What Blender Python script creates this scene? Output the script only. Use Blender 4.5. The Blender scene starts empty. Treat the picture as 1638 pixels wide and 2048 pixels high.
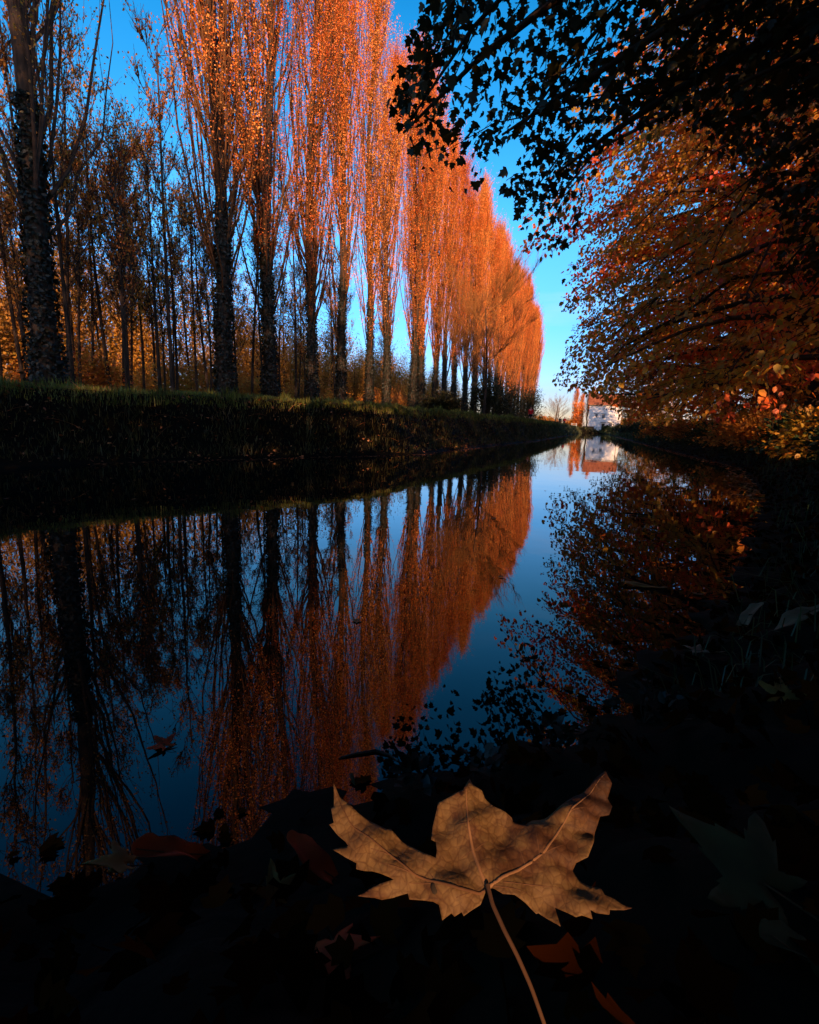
import bpy, bmesh, math, random
import numpy as np
from mathutils import Vector, Matrix, noise as mnoise

S = bpy.context.scene
COL = S.collection
RAD = math.radians

# ------------------------------------------------------------------ camera
EYE = np.array([0.0, 0.0, 0.65])
FPX, CX, CY = 1000.0, 819.0, 1024.0
TH = RAD(9.8); ROLL = 0.028
RIGHT = np.array([1.0, 0, 0]); UP = np.array([0, math.sin(TH), math.cos(TH)]); FWD = np.array([0, math.cos(TH), -math.sin(TH)])
CR = RIGHT + ROLL * UP; CR /= np.linalg.norm(CR)
CU = UP - ROLL * RIGHT; CU /= np.linalg.norm(CU)
cam_data = bpy.data.cameras.new("camera"); cam = bpy.data.objects.new("camera", cam_data); COL.objects.link(cam)
cam_data.sensor_fit = 'VERTICAL'; cam_data.sensor_height = 36.0; cam_data.lens = FPX * 36.0 / 2048.0
cam_data.clip_start = 0.02; cam_data.clip_end = 6000
m = Matrix.Identity(4)
for i in range(3):
    m[i][0] = CR[i]; m[i][1] = CU[i]; m[i][2] = -FWD[i]; m[i][3] = EYE[i]
cam.matrix_world = m
S.camera = cam

# ------------------------------------------------------------------ light
SUN_AZ, SUN_EL = RAD(171), RAD(11)          # clockwise from +Y (the view direction): low, behind the right shoulder
SUNV = np.array([math.sin(SUN_AZ) * math.cos(SUN_EL), math.cos(SUN_AZ) * math.cos(SUN_EL), math.sin(SUN_EL)])
sd = bpy.data.lights.new("sun", 'SUN'); sd.energy = 5.0; sd.angle = RAD(0.5); sd.color = (1.0, 0.56, 0.30)
sun = bpy.data.objects.new("sun", sd); COL.objects.link(sun)
sun.rotation_euler = Vector(SUNV).to_track_quat('Z', 'Y').to_euler()

W = bpy.data.worlds.new("World"); S.world = W; W.use_nodes = True
nt = W.node_tree; nt.nodes.clear()
def N(tree, typ, **kw):
    n = tree.nodes.new(typ)
    for k, v in kw.items(): setattr(n, k, v)
    return n
sky = N(nt, 'ShaderNodeTexSky', sky_type='NISHITA', sun_disc=False, sun_elevation=SUN_EL, sun_rotation=SUN_AZ,
        altitude=50, air_density=1.0, dust_density=0.6, ozone_density=2.2)
hs = N(nt, 'ShaderNodeHueSaturation'); hs.inputs['Saturation'].default_value = 1.42; hs.inputs['Value'].default_value = 1.0
gm = N(nt, 'ShaderNodeGamma'); gm.inputs['Gamma'].default_value = 1.15
bg = N(nt, 'ShaderNodeBackground'); bg.inputs['Strength'].default_value = 0.15
out = N(nt, 'ShaderNodeOutputWorld')
nt.links.new(sky.outputs[0], hs.inputs['Color']); nt.links.new(hs.outputs[0], gm.inputs[0])
tcw = N(nt, 'ShaderNodeTexCoord'); sxw = N(nt, 'ShaderNodeSeparateXYZ'); nt.links.new(tcw.outputs['Generated'], sxw.inputs[0])
rw = N(nt, 'ShaderNodeValToRGB'); ew = rw.color_ramp.elements
for _ in range(4): ew.new(.5)
for q_, (p_, c_) in zip(ew, [(0, (.52, .38, .60)), (.07, (.50, .46, .80)), (.18, (.75, .78, 1.0)), (.34, (1.7, 1.25, 1.12)), (.56, (1.8, 1.25, 1.08)), (.80, (.5, .45, .5))]): q_.position = p_; q_.color = (*c_, 1)
nt.links.new(sxw.outputs[2], rw.inputs[0])
mw = N(nt, 'ShaderNodeMix'); mw.data_type = 'RGBA'; mw.blend_type = 'MULTIPLY'; mw.inputs[0].default_value = 1
nt.links.new(gm.outputs[0], mw.inputs[6]); nt.links.new(rw.outputs[0], mw.inputs[7]); mpw = N(nt, 'ShaderNodeMapping'); mpw.inputs['Scale'].default_value = (2.2, 2.2, 14); nt.links.new(tcw.outputs['Generated'], mpw.inputs[0])
nw = N(nt, 'ShaderNodeTexNoise'); nw.inputs['Scale'].default_value = 1.6; nw.inputs['Detail'].default_value = 5; nt.links.new(mpw.outputs[0], nw.inputs['Vector'])
cw = N(nt, 'ShaderNodeValToRGB'); cw.color_ramp.elements[0].position = .50; cw.color_ramp.elements[1].position = .72; nt.links.new(nw.outputs[0], cw.inputs[0])
fw = N(nt, 'ShaderNodeMapRange'); fw.inputs[1].default_value = .02; fw.inputs[2].default_value = .42; fw.inputs[3].default_value = .38; fw.inputs[4].default_value = .0; nt.links.new(sxw.outputs[2], fw.inputs[0])
m3 = N(nt, 'ShaderNodeMath', operation='MULTIPLY'); nt.links.new(cw.outputs[0], m3.inputs[0]); nt.links.new(fw.outputs[0], m3.inputs[1])
xw = N(nt, 'ShaderNodeMix'); xw.data_type = 'RGBA'; nt.links.new(m3.outputs[0], xw.inputs[0]); nt.links.new(mw.outputs[2], xw.inputs[6]); xw.inputs[7].default_value = (4.2, 3.9, 4.6, 1)
nt.links.new(xw.outputs[2], bg.inputs['Color']); nt.links.new(bg.outputs[0], out.inputs[0])

S.view_settings.view_transform = 'Standard'; S.view_settings.look = 'None'
S.view_settings.exposure = 0.8; S.view_settings.gamma = 1.0; S.view_settings.use_curve_mapping = False
S.render.engine = 'CYCLES'
S.cycles.max_bounces = 5; S.cycles.diffuse_bounces = 2; S.cycles.glossy_bounces = 3
S.cycles.transmission_bounces = 3; S.cycles.transparent_max_bounces = 4
S.cycles.caustics_reflective = False; S.cycles.caustics_refractive = False
S.cycles.use_denoising = True
try:
    S.cycles.denoising_input_passes = 'RGB_ALBEDO_NORMAL'
except Exception: pass

# ------------------------------------------------------------------ frames of reference
AX = RAD(19.5)
U = np.array([math.sin(AX), math.cos(AX), 0]); R_ = np.array([math.cos(AX), -math.sin(AX), 0])   # along the canal, to its right
def TS(t, s, z=0.0): return U * t + R_ * s + np.array([0, 0, z])
def to_ts(p): return p @ U, p @ R_
def ray(x, y):
    """unit direction from the eye towards photo pixel x, y"""
    d = CR * (x - CX) + CU * (CY - y) + FWD * FPX
    return d / np.linalg.norm(d)
def project(P):
    d = P - EYE; w = np.maximum(d @ FWD, 1e-3)
    return CX + FPX * (d @ CR) / w, CY - FPX * (d @ CU) / w, d @ FWD
def in_poly(x, y, poly):
    inside = np.zeros(len(x), bool); n = len(poly)
    for i in range(n):
        x1, y1 = poly[i]; x2, y2 = poly[(i + 1) % n]
        if y1 == y2: continue
        c = ((y1 > y) != (y2 > y)) & (x < (x2 - x1) * (y - y1) / (y2 - y1) + x1)
        inside ^= c
    return inside

# ------------------------------------------------------------------ mesh helpers
def mk(name, V, faces, mat, parent=None, smooth=False, link=True):
    """faces: list of (n, k) index arrays; ONE mesh object"""
    V = np.asarray(V, np.float32)
    me = bpy.data.meshes.new(name)
    me.vertices.add(len(V)); me.vertices.foreach_set('co', V.ravel())
    idx = np.concatenate([f.ravel() for f in faces]).astype(np.int32)
    tot = np.concatenate([np.full(len(f), f.shape[1], np.int32) for f in faces])
    st = np.concatenate([[0], np.cumsum(tot)[:-1]]).astype(np.int32)
    me.loops.add(len(idx)); me.loops.foreach_set('vertex_index', idx)
    me.polygons.add(len(tot)); me.polygons.foreach_set('loop_start', st); me.polygons.foreach_set('loop_total', tot)
    if smooth: me.polygons.foreach_set('use_smooth', np.ones(len(tot), bool))
    me.update(calc_edges=True); me.validate()
    if mat: me.materials.append(mat)
    o = bpy.data.objects.new(name, me)
    if link: COL.objects.link(o)
    if parent: o.parent = parent
    return o
def bm_obj(name, bm, mat, parent=None, smooth=False):
    me = bpy.data.meshes.new(name); bm.to_mesh(me); bm.free()
    if smooth:
        for p in me.polygons: p.use_smooth = True
    if mat: me.materials.append(mat)
    o = bpy.data.objects.new(name, me); COL.objects.link(o)
    if parent: o.parent = parent
    return o
def empty(name, loc, rz=0.0):
    o = bpy.data.objects.new(name, None); COL.objects.link(o); o.location = loc; o.rotation_euler = (0, 0, rz)
    o.empty_display_size = 0.2
    return o
def tag(o, label=None, cat=None, group=None, kind=None):
    if label: o['label'] = label
    if cat: o['category'] = cat
    if group: o['group'] = group
    if kind: o['kind'] = kind
    return o
def copy_tree(o, parent=None):
    c = o.copy(); COL.objects.link(c)
    if parent: c.parent = parent
    for ch in list(o.children): copy_tree(ch, c)
    return c
def unit(v): return v / np.maximum(np.linalg.norm(v, axis=-1, keepdims=True), 1e-9)
def tubes(P, Rr, sides=5):
    """P (n,k,3) polylines, Rr (n,k) radii -> verts, quad faces"""
    n, k, _ = P.shape
    T = np.gradient(P, axis=1); T = unit(T)
    ref = np.tile(np.array([0.83, 0.43, 0.21]), (n, k, 1))
    A = unit(np.cross(T, ref)); B = np.cross(T, A)
    a = np.arange(sides) * 2 * math.pi / sides
    V = P[:, :, None, :] + Rr[:, :, None, None] * (np.cos(a)[None, None, :, None] * A[:, :, None, :] + np.sin(a)[None, None, :, None] * B[:, :, None, :])
    V = V.reshape(-1, 3)
    i = np.arange(n)[:, None, None]; j = np.arange(k - 1)[None, :, None]; q = np.arange(sides)[None, None, :]
    q2 = (q + 1) % sides
    b = (i * k + j) * sides
    F = np.stack([b + q, b + q2, b + sides + q2, b + sides + q], -1).reshape(-1, 4)
    return V, F
def merge(parts):
    Vs, Fs, o = [], {}, 0
    for V, Fl in parts:
        for F in (Fl if isinstance(Fl, list) else [Fl]):
            Fs.setdefault(F.shape[1], []).append(F + o)
        Vs.append(V); o += len(V)
    return np.concatenate(Vs), [np.concatenate(v) for v in Fs.values()]
# leaf outlines: (along, across, lift) in leaf lengths
DIAMOND = (np.array([[0, 0, 0], [.45, .36, .06], [1, 0, -.05], [.45, -.36, .06]]), [np.array([[0, 1, 2, 3]])])
OVATE = (np.array([[0, 0, 0], [.22, .34, .05], [.62, .30, .06], [1, 0, -.08], [.62, -.30, .06], [.22, -.34, .05]]),
         [np.array([[0, 1, 2, 3], [0, 3, 4, 5]])])
_a = np.array([(0, 0), (.02, .30), (.28, .55), (.34, .30), (.62, .42), (.66, .2), (1.0, 0), (.66, -.2), (.62, -.42), (.34, -.30), (.28, -.55), (.02, -.30)])
LOBED = (np.concatenate([np.array([[.36, 0, 0]]), np.c_[_a, 0.14 * np.abs(_a[:, 1]) - .12 * _a[:, 0] ** 2]]),
         [np.array([[0, i + 1, (i + 1) % 12 + 1] for i in range(12)])])
def leaves(pos, ax, nr, size, shape=DIAMOND):
    ax = unit(ax); nr = unit(nr - ax * np.sum(nr * ax, -1, keepdims=True)); sd_ = np.cross(nr, ax)
    L, faces = shape; n = len(pos); k = len(L)
    V = pos[:, None, :] + size[:, None, None] * (L[None, :, 0:1] * ax[:, None, :] + L[None, :, 1:2] * sd_[:, None, :] + L[None, :, 2:3] * nr[:, None, :])
    V = V.reshape(-1, 3)
    F = [(f[None] + (np.arange(n) * k)[:, None, None]).reshape(-1, f.shape[1]) for f in faces]
    return V, F
def rnd_dir(rng, n):
    v = rng.normal(size=(n, 3)); return unit(v)

# ------------------------------------------------------------------ materials
def mat(name): 
    m_ = bpy.data.materials.new(name); m_.use_nodes = True; m_.node_tree.nodes.clear(); return m_, m_.node_tree
def ramp(nt_, stops):
    r = N(nt_, 'ShaderNodeValToRGB'); e = r.color_ramp.elements
    while len(e) < len(stops): e.new(0.5)
    for q, (p, c) in zip(e, stops): q.position = p; q.color = (*c, 1)
    return r
def foliage(name, stops, transl=0.35, patch=0.5, patch_scale=0.6, rough=0.55, gloss=0.04):
    m_, t = mat(name)
    geo = N(t, 'ShaderNodeNewGeometry'); tc = N(t, 'ShaderNodeTexCoord'); no = N(t, 'ShaderNodeTexNoise')
    no.inputs['Scale'].default_value = patch_scale; no.inputs['Detail'].default_value = 2
    t.links.new(tc.outputs['Object'], no.inputs['Vector'])
    mr = N(t, 'ShaderNodeMapRange'); mr.inputs[1].default_value = .32; mr.inputs[2].default_value = .68
    t.links.new(no.outputs[0], mr.inputs[0])
    mx = N(t, 'ShaderNodeMix'); mx.data_type = 'FLOAT'; mx.inputs[0].default_value = patch
    t.links.new(geo.outputs['Random Per Island'], mx.inputs[2]); t.links.new(mr.outputs[0], mx.inputs[3])
    oi = N(t, 'ShaderNodeObjectInfo'); ma = N(t, 'ShaderNodeMath', operation='MULTIPLY_ADD'); ma.inputs[1].default_value = .34; ma.inputs[2].default_value = -.17
    t.links.new(oi.outputs['Random'], ma.inputs[0]); ad = N(t, 'ShaderNodeMath', operation='ADD'); t.links.new(mx.outputs[0], ad.inputs[0]); t.links.new(ma.outputs[0], ad.inputs[1])
    r = ramp(t, stops); t.links.new(ad.outputs[0], r.inputs[0])
    d = N(t, 'ShaderNodeBsdfDiffuse'); tr = N(t, 'ShaderNodeBsdfTranslucent'); ms = N(t, 'ShaderNodeMixShader')
    ms.inputs[0].default_value = transl
    g = N(t, 'ShaderNodeBsdfGlossy'); g.inputs['Roughness'].default_value = rough; g.inputs['Color'].default_value = (.8, .8, .8, 1)
    ms2 = N(t, 'ShaderNodeMixShader'); ms2.inputs[0].default_value = gloss
    o_ = N(t, 'ShaderNodeOutputMaterial')
    t.links.new(r.outputs[0], d.inputs[0]); t.links.new(r.outputs[0], tr.inputs[0])
    t.links.new(d.outputs[0], ms.inputs[1]); t.links.new(tr.outputs[0], ms.inputs[2])
    t.links.new(ms.outputs[0], ms2.inputs[1]); t.links.new(g.outputs[0], ms2.inputs[2]); t.links.new(ms2.outputs[0], o_.inputs[0])
    return m_
def solid(name, stops, scale=4.0, rough=0.85, bump=0.0, stretch=(1, 1, 1), detail=5, coord='Object', spec=0.2):
    m_, t = mat(name)
    tc = N(t, 'ShaderNodeTexCoord'); mp = N(t, 'ShaderNodeMapping'); mp.inputs['Scale'].default_value = stretch
    no = N(t, 'ShaderNodeTexNoise'); no.inputs['Scale'].default_value = scale; no.inputs['Detail'].default_value = detail
    t.links.new(tc.outputs[coord], mp.inputs[0]); t.links.new(mp.outputs[0], no.inputs['Vector'])
    r = ramp(t, stops); t.links.new(no.outputs[0], r.inputs[0])
    p = N(t, 'ShaderNodeBsdfPrincipled'); p.inputs['Roughness'].default_value = rough; p.inputs['Specular IOR Level'].default_value = spec
    t.links.new(r.outputs[0], p.inputs['Base Color'])
    if bump:
        b = N(t, 'ShaderNodeBump'); b.inputs['Strength'].default_value = bump; b.inputs['Distance'].default_value = .05
        t.links.new(no.outputs[0], b.inputs['Height']); t.links.new(b.outputs[0], p.inputs['Normal'])
    o_ = N(t, 'ShaderNodeOutputMaterial'); t.links.new(p.outputs[0], o_.inputs[0])
    return m_
M = {}
M['poplar_leaf'] = foliage('poplar_leaf', [(0, (.42, .055, .006)), (.3, (.80, .16, .015)), (.65, (.95, .31, .045)), (1, (.97, .50, .12))], transl=.3, patch=.35)
M['dull_leaf'] = foliage('dull_leaf', [(0, (.28, .09, .015)), (.4, (.52, .19, .025)), (.75, (.68, .32, .04)), (1, (.32, .24, .04))], transl=.5)
M['gold_leaf'] = foliage('gold_leaf', [(0, (.36, .06, .012)), (.4, (.62, .20, .02)), (.75, (.70, .34, .03)), (1, (.30, .22, .03))], transl=.4)
M['olive_leaf'] = foliage('olive_leaf', [(0, (.14, .13, .012)), (.3, (.42, .26, .02)), (.65, (.72, .32, .025)), (1, (.80, .18, .02))], transl=.5)
M['red_leaf'] = foliage('red_leaf', [(0, (.60, .05, .012)), (.45, (.85, .12, .02)), (.8, (.92, .26, .03)), (1, (.75, .36, .04))], transl=.5)
M['mixed_leaf'] = foliage('mixed_leaf', [(0, (.12, .12, .012)), (.25, (.50, .34, .02)), (.5, (.80, .38, .025)), (.68, (.86, .17, .02)), (1, (.72, .06, .012))], transl=.5, patch=.75, patch_scale=.45)
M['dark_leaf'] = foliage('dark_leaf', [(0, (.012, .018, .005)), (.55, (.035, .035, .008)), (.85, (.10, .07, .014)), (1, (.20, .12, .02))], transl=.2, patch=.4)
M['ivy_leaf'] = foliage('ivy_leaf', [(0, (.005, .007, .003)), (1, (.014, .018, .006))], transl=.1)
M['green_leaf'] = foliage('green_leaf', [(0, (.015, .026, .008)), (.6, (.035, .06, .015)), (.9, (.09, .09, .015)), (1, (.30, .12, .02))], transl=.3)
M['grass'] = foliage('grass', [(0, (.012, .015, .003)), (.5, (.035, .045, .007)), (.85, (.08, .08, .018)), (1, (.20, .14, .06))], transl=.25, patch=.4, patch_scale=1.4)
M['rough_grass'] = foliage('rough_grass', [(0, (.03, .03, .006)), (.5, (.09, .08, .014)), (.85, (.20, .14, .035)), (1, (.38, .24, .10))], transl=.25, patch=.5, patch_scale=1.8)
M['brown_leaf'] = foliage('brown_leaf', [(0, (.12, .04, .008)), (.5, (.34, .14, .018)), (.9, (.52, .26, .025)), (1, (.26, .18, .03))], transl=.35)
M['crest_grass'] = foliage('crest_grass', [(0, (.06, .08, .008)), (.5, (.18, .21, .02)), (.85, (.30, .28, .035)), (1, (.45, .30, .08))], transl=.3, patch=.4, patch_scale=1.4)
M['litter'] = foliage('litter', [(0, (.12, .04, .012)), (.5, (.34, .11, .03)), (.85, (.60, .22, .07)), (1, (.60, .38, .20))], transl=.1, patch=.2)
M['shaded_litter'] = foliage('shaded_litter', [(0, (.006, .002, .0005)), (.5, (.025, .006, .001)), (.85, (.075, .018, .003)), (1, (.12, .05, .015))], transl=.05, patch=.2, gloss=0)  # litter copy with the near bank's shade put into its colour
M['limb'] = solid('limb', [(.3, (.05, .022, .009)), (.7, (.14, .06, .022))], 5)
M['bark'] = solid('bark', [(.3, (.018, .012, .008)), (.7, (.07, .045, .03))], 3, bump=.6, stretch=(4, 4, .6))
M['twig'] = solid('twig', [(.3, (.16, .06, .016)), (.7, (.34, .15, .04))], 6)
M['dark_twig'] = solid('dark_twig', [(.3, (.03, .018, .012)), (.7, (.09, .05, .03))], 6)
M['pale_twig'] = solid('pale_twig', [(.3, (.14, .10, .07)), (.7, (.30, .20, .13))], 6)
M['soil'] = solid('soil', [(.3, (.010, .008, .005)), (.55, (.028, .020, .011)), (.75, (.05, .034, .016))], 5, bump=.8)

# water: dark, clear surface with faint ripples
wm, t = mat('canal_water')
tc = N(t, 'ShaderNodeTexCoord'); mp = N(t, 'ShaderNodeMapping'); mp.inputs['Rotation'].default_value = (0, 0, AX); mp.inputs['Scale'].default_value = (1.0, 1.0, 1.0)
n1 = N(t, 'ShaderNodeTexNoise'); n1.inputs['Scale'].default_value = 2.2; n1.inputs['Detail'].default_value = 3; n1.inputs['Roughness'].default_value = .45
b1 = N(t, 'ShaderNodeBump'); b1.inputs['Strength'].default_value = .10; b1.inputs['Distance'].default_value = .012
p = N(t, 'ShaderNodeBsdfPrincipled'); p.inputs['Base Color'].default_value = (.0015, .0022, .0022, 1); p.inputs['Roughness'].default_value = 0.0
p.inputs['IOR'].default_value = 1.34
o_ = N(t, 'ShaderNodeOutputMaterial')
t.links.new(tc.outputs['Object'], mp.inputs[0]); t.links.new(mp.outputs[0], n1.inputs['Vector']); t.links.new(n1.outputs[0], b1.inputs['Height'])
t.links.new(b1.outputs[0], p.inputs['Normal']); t.links.new(p.outputs[0], o_.inputs[0])
M['water'] = wm

# ------------------------------------------------------------------ ground and water
TL = np.array([-40, 0, 5.5, 8, 11, 20, 29, 80, 138, 141, 500.]); SL = np.array([-9.6, -7.9, -6.5, -5.3, -3.8, -3.3, -2.8, -2.6, -2.2, 2.0, 2.0])
TR = np.array([-40, -3.2, -.6, .33, .98, 2.35, 6, 11.4, 28, 80, 138, 141, 500.]); SR = np.array([-40, -9, -2.0, -.72, 0, .62, 1.75, 2.86, 2.75, 3.0, 3.2, 2.0, 2.0])
near_pts = np.stack([TR[:9], SR[:9]], 1)
def seg_dist(t, s, pts):
    d = np.full(t.shape, 1e9)
    for a, b in zip(pts[:-1], pts[1:]):
        ab = b - a; q = np.clip(((t - a[0]) * ab[0] + (s - a[1]) * ab[1]) / (ab @ ab), 0, 1)
        d = np.minimum(d, np.hypot(t - a[0] - q * ab[0], s - a[1] - q * ab[1]))
    return d
def sm(x): x = np.clip(x, 0, 1); return x * x * (3 - 2 * x)
def wob(t, s):
    return (np.sin(t * 1.7 + s * .9) + np.sin(t * .83 - s * 2.1 + 1) + np.sin(t * 3.1 + 2 + s * 3.3) * .5) / 2.5
def ground_z(t, s):
    t = np.asarray(t, float); s = np.asarray(s, float)
    sl = np.interp(t, TL, SL); sr = np.interp(t, TR, SR)
    dl = sl - s + .10 * wob(t * 1.3, s * .2)
    hb = 1.04 + np.clip(t, 0, 60) * .0055
    zl = hb * sm((dl + .1) / 1.45) + np.clip(dl - 1.5, 0, 12) * .006 + .035 * wob(t, s) * sm(dl)
    dr = np.where(s > sr, seg_dist(t, s, near_pts), -seg_dist(t, s, near_pts))
    dr = np.where(t > 27, s - sr, dr)
    dr = dr + .045 * np.sin(t * 9 + s * 4) * np.sin(s * 11 - t * 5) + .03 * np.sin(t * 23 + s * 17)
    dr = dr + .012 * np.sin(t * 61 + s * 23) * np.sin(s * 53 - t * 17) + .008 * np.sin(t * 97 - s * 71)
    zr = .27 * sm((dr + .05) / .75) + .40 * sm((dr - 1.3) / 4) + .03 * wob(t * 2, s * 2) * sm(dr)
    mid = (s >= sl) & (s <= sr)
    z = np.where(dl > -.05, zl, np.where(dr > -.04, zr, -.5))
    z = np.where(mid & (dl <= -.05) & (dr <= -.04), -.5 * sm(np.minimum(-dl, -dr) / .5) - .02, z)
    far = sm((t - 139) / 4); z = z * (1 - far) + .65 * far * (s > -3.2) + z * far * (s <= -3.2)
    return z
def gpos(t, s, dz=0.0):
    z = float(ground_z(np.array([t]), np.array([s]))[0]); return TS(t, s, z + dz)
tt = np.concatenate([[-400, -150, -60, -30, -15, -8], np.arange(-5, -1.5, .12), np.arange(-1.5, 2.6, .03), np.arange(2.6, 6, .08), np.arange(6, 32, .25), np.arange(32, 160, 1.0), [170, 190, 230, 300, 450, 700, 1200, 2500]])
ss = np.concatenate([[-1800, -900, -400, -200, -100, -60, -40, -30, -24, -20, -17, -14, -12, -10, -9], np.arange(-8.4, -2.4, .12), np.arange(-2.4, 1.6, .03), np.arange(1.6, 5, .1), np.arange(5, 10, .5), [11, 13, 16, 20, 26, 35, 50, 80, 150, 300, 700, 1500]])
TT, SS = np.meshgrid(tt, ss, indexing='ij')
ZZ = ground_z(TT, SS)
V = (TT[..., None] * U + SS[..., None] * R_); V[..., 2] = ZZ
nr_, nc_ = TT.shape
ii = np.arange(nr_ - 1)[:, None] * nc_ + np.arange(nc_ - 1)[None, :]
F = np.stack([ii, ii + 1, ii + nc_ + 1, ii + nc_], -1).reshape(-1, 4)
# grass on the level tops, bare soil on the slopes
gm_, t = mat('bank_ground')
geo = N(t, 'ShaderNodeNewGeometry'); sx = N(t, 'ShaderNodeSeparateXYZ'); t.links.new(geo.outputs['Normal'], sx.inputs[0])
mr = N(t, 'ShaderNodeMapRange'); mr.inputs[1].default_value = .90; mr.inputs[2].default_value = .99
t.links.new(sx.outputs[2], mr.inputs[0])
tc = N(t, 'ShaderNodeTexCoord'); no = N(t, 'ShaderNodeTexNoise'); no.inputs['Scale'].default_value = 3.0; no.inputs['Detail'].default_value = 8
t.links.new(tc.outputs['Object'], no.inputs['Vector'])
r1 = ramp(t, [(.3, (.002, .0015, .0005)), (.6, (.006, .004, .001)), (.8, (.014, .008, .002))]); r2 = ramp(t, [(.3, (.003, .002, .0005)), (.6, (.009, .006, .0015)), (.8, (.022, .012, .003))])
t.links.new(no.outputs[0], r1.inputs[0]); t.links.new(no.outputs[0], r2.inputs[0])
mx = N(t, 'ShaderNodeMix'); mx.data_type = 'RGBA'; t.links.new(mr.outputs[0], mx.inputs[0]); t.links.new(r1.outputs[0], mx.inputs[6]); t.links.new(r2.outputs[0], mx.inputs[7])
p = N(t, 'ShaderNodeBsdfPrincipled'); p.inputs['Roughness'].default_value = .95; p.inputs['Specular IOR Level'].default_value = .1
b = N(t, 'ShaderNodeBump'); b.inputs['Strength'].default_value = .9; b.inputs['Distance'].default_value = .06; t.links.new(no.outputs[0], b.inputs['Height']); t.links.new(b.outputs[0], p.inputs['Normal'])
o_ = N(t, 'ShaderNodeOutputMaterial'); t.links.new(mx.outputs[2], p.inputs['Base Color']); t.links.new(p.outputs[0], o_.inputs[0])
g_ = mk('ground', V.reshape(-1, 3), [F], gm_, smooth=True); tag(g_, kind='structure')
wp = np.array([TS(-40, -40), TS(-40, 12), TS(142.5, 12), TS(142.5, -40)])
w_ = mk('water', wp, [np.array([[0, 1, 2, 3]])], M['water']); tag(w_, kind='structure')

# ------------------------------------------------------------------ tree builders
def poplar_data(seed, H=28.0, rmax=2.2, n1=120, n2=10, n3=17, leafy=1.0, tk=1.0):
    rng = np.random.default_rng(seed)
    k = 14; zt = np.linspace(0, H, k); P = np.zeros((1, k, 3)); P[0, :, 2] = zt
    P[0, :, 0] = .18 * np.sin(zt * .35 + seed) * zt / H * 2; P[0, :, 1] = .18 * np.cos(zt * .27 + seed) * zt / H * 2
    rt = (.23 * (1 - zt / H) ** .9 + .015) * tk; rt[0] = .36 * tk; rt[1] = .25 * tk
    trunk = tubes(P, rt[None], 10)
    h0 = 3.2 + (H * .90 - 3.2) * rng.random(n1) ** .9
    az = rng.random(n1) * 2 * math.pi
    L = np.clip((H - h0) * .55, 1.0, 9.0) * (.7 + .5 * rng.random(n1))
    reach = rmax * (.30 + .75 * rng.random(n1)) * np.clip(np.sin(math.pi * np.clip((h0 / H) * .84 + .20, 0, 1)) ** .9, .12, 1)
    reach = np.minimum(reach, L * .5)
    kk = 7; u = np.linspace(0, 1, kk)
    out_ = np.stack([np.cos(az), np.sin(az), np.zeros(n1)], -1)
    st = np.stack([np.interp(h0, zt, P[0, :, 0]), np.interp(h0, zt, P[0, :, 1]), h0], -1)
    prof = 1 - (1 - u) ** 2.0
    B = st[:, None, :] + out_[:, None, :] * (reach[:, None] * prof[None])[..., None]
    B[..., 2] += L[:, None] * (u ** 1.1)[None]
    B[:, 1:, :2] += rng.normal(size=(n1, kk - 1, 2)) * .06
    Rb = (.035 + .009 * L)[:, None] * (1 - u[None] * .85) * .42 * (tk if tk > 1 else 1)
    limbs = tubes(B, Rb, 4)
    # shoots
    j = rng.integers(0, n1, n1 * n2); f = .12 + .85 * rng.random(n1 * n2)
    ix = np.clip((f * (kk - 1)).astype(int), 0, kk - 2); fr = (f * (kk - 1) - ix)[:, None]
    b0 = B[j, ix] * (1 - fr) + B[j, ix + 1] * fr
    tn = unit(B[j, ix + 1] - B[j, ix])
    d = unit(tn + rnd_dir(rng, len(j)) * .38 + np.array([0, 0, .25]))
    Ls = .7 + 1.5 * rng.random(len(j))
    v = np.linspace(0, 1, 4)
    Tw = b0[:, None, :] + d[:, None, :] * (Ls[:, None] * v[None])[..., None]
    Tw[..., 2] += (.18 * Ls)[:, None] * (v ** 2)[None]
    Rt = np.full((len(j), 4), .011) * (1 - v * .6)
    tw = tubes(Tw, Rt, 3)
    nl = int(len(j) * n3 * leafy)
    q = rng.integers(0, len(j), nl); g = .15 + .85 * rng.random(nl)
    ix = np.clip((g * 3).astype(int), 0, 2); fr = (g * 3 - ix)[:, None]
    lp = Tw[q, ix] * (1 - fr) + Tw[q, ix + 1] * fr + rng.normal(size=(nl, 3)) * .07
    ax = unit(rnd_dir(rng, nl) + np.array([0, 0, -.25])); nrm = rnd_dir(rng, nl)
    lv = leaves(lp, ax, nrm, .045 + .042 * rng.random(nl), DIAMOND)
    # ivy round the foot
    ni = 3600; ph = rng.random(ni) * 2 * math.pi; zi = rng.random(ni) ** 1.3 * 7.0
    ri = np.interp(zi, zt, rt) + .02 + .11 * rng.random(ni) * (1 - zi / 9)
    ip = np.stack([ri * np.cos(ph) + np.interp(zi, zt, P[0, :, 0]), ri * np.sin(ph) + np.interp(zi, zt, P[0, :, 1]), zi], -1)
    ip[:, 2] = np.maximum(ip[:, 2], .05); iv = leaves(ip, rnd_dir(rng, ni) + np.array([0, 0, -.6]), unit(ip * np.array([1, 1, 0])) + rnd_dir(rng, ni) * .4, .07 + .05 * rng.random(ni), OVATE)
    return trunk, merge([limbs]), tw, lv, iv
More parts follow.
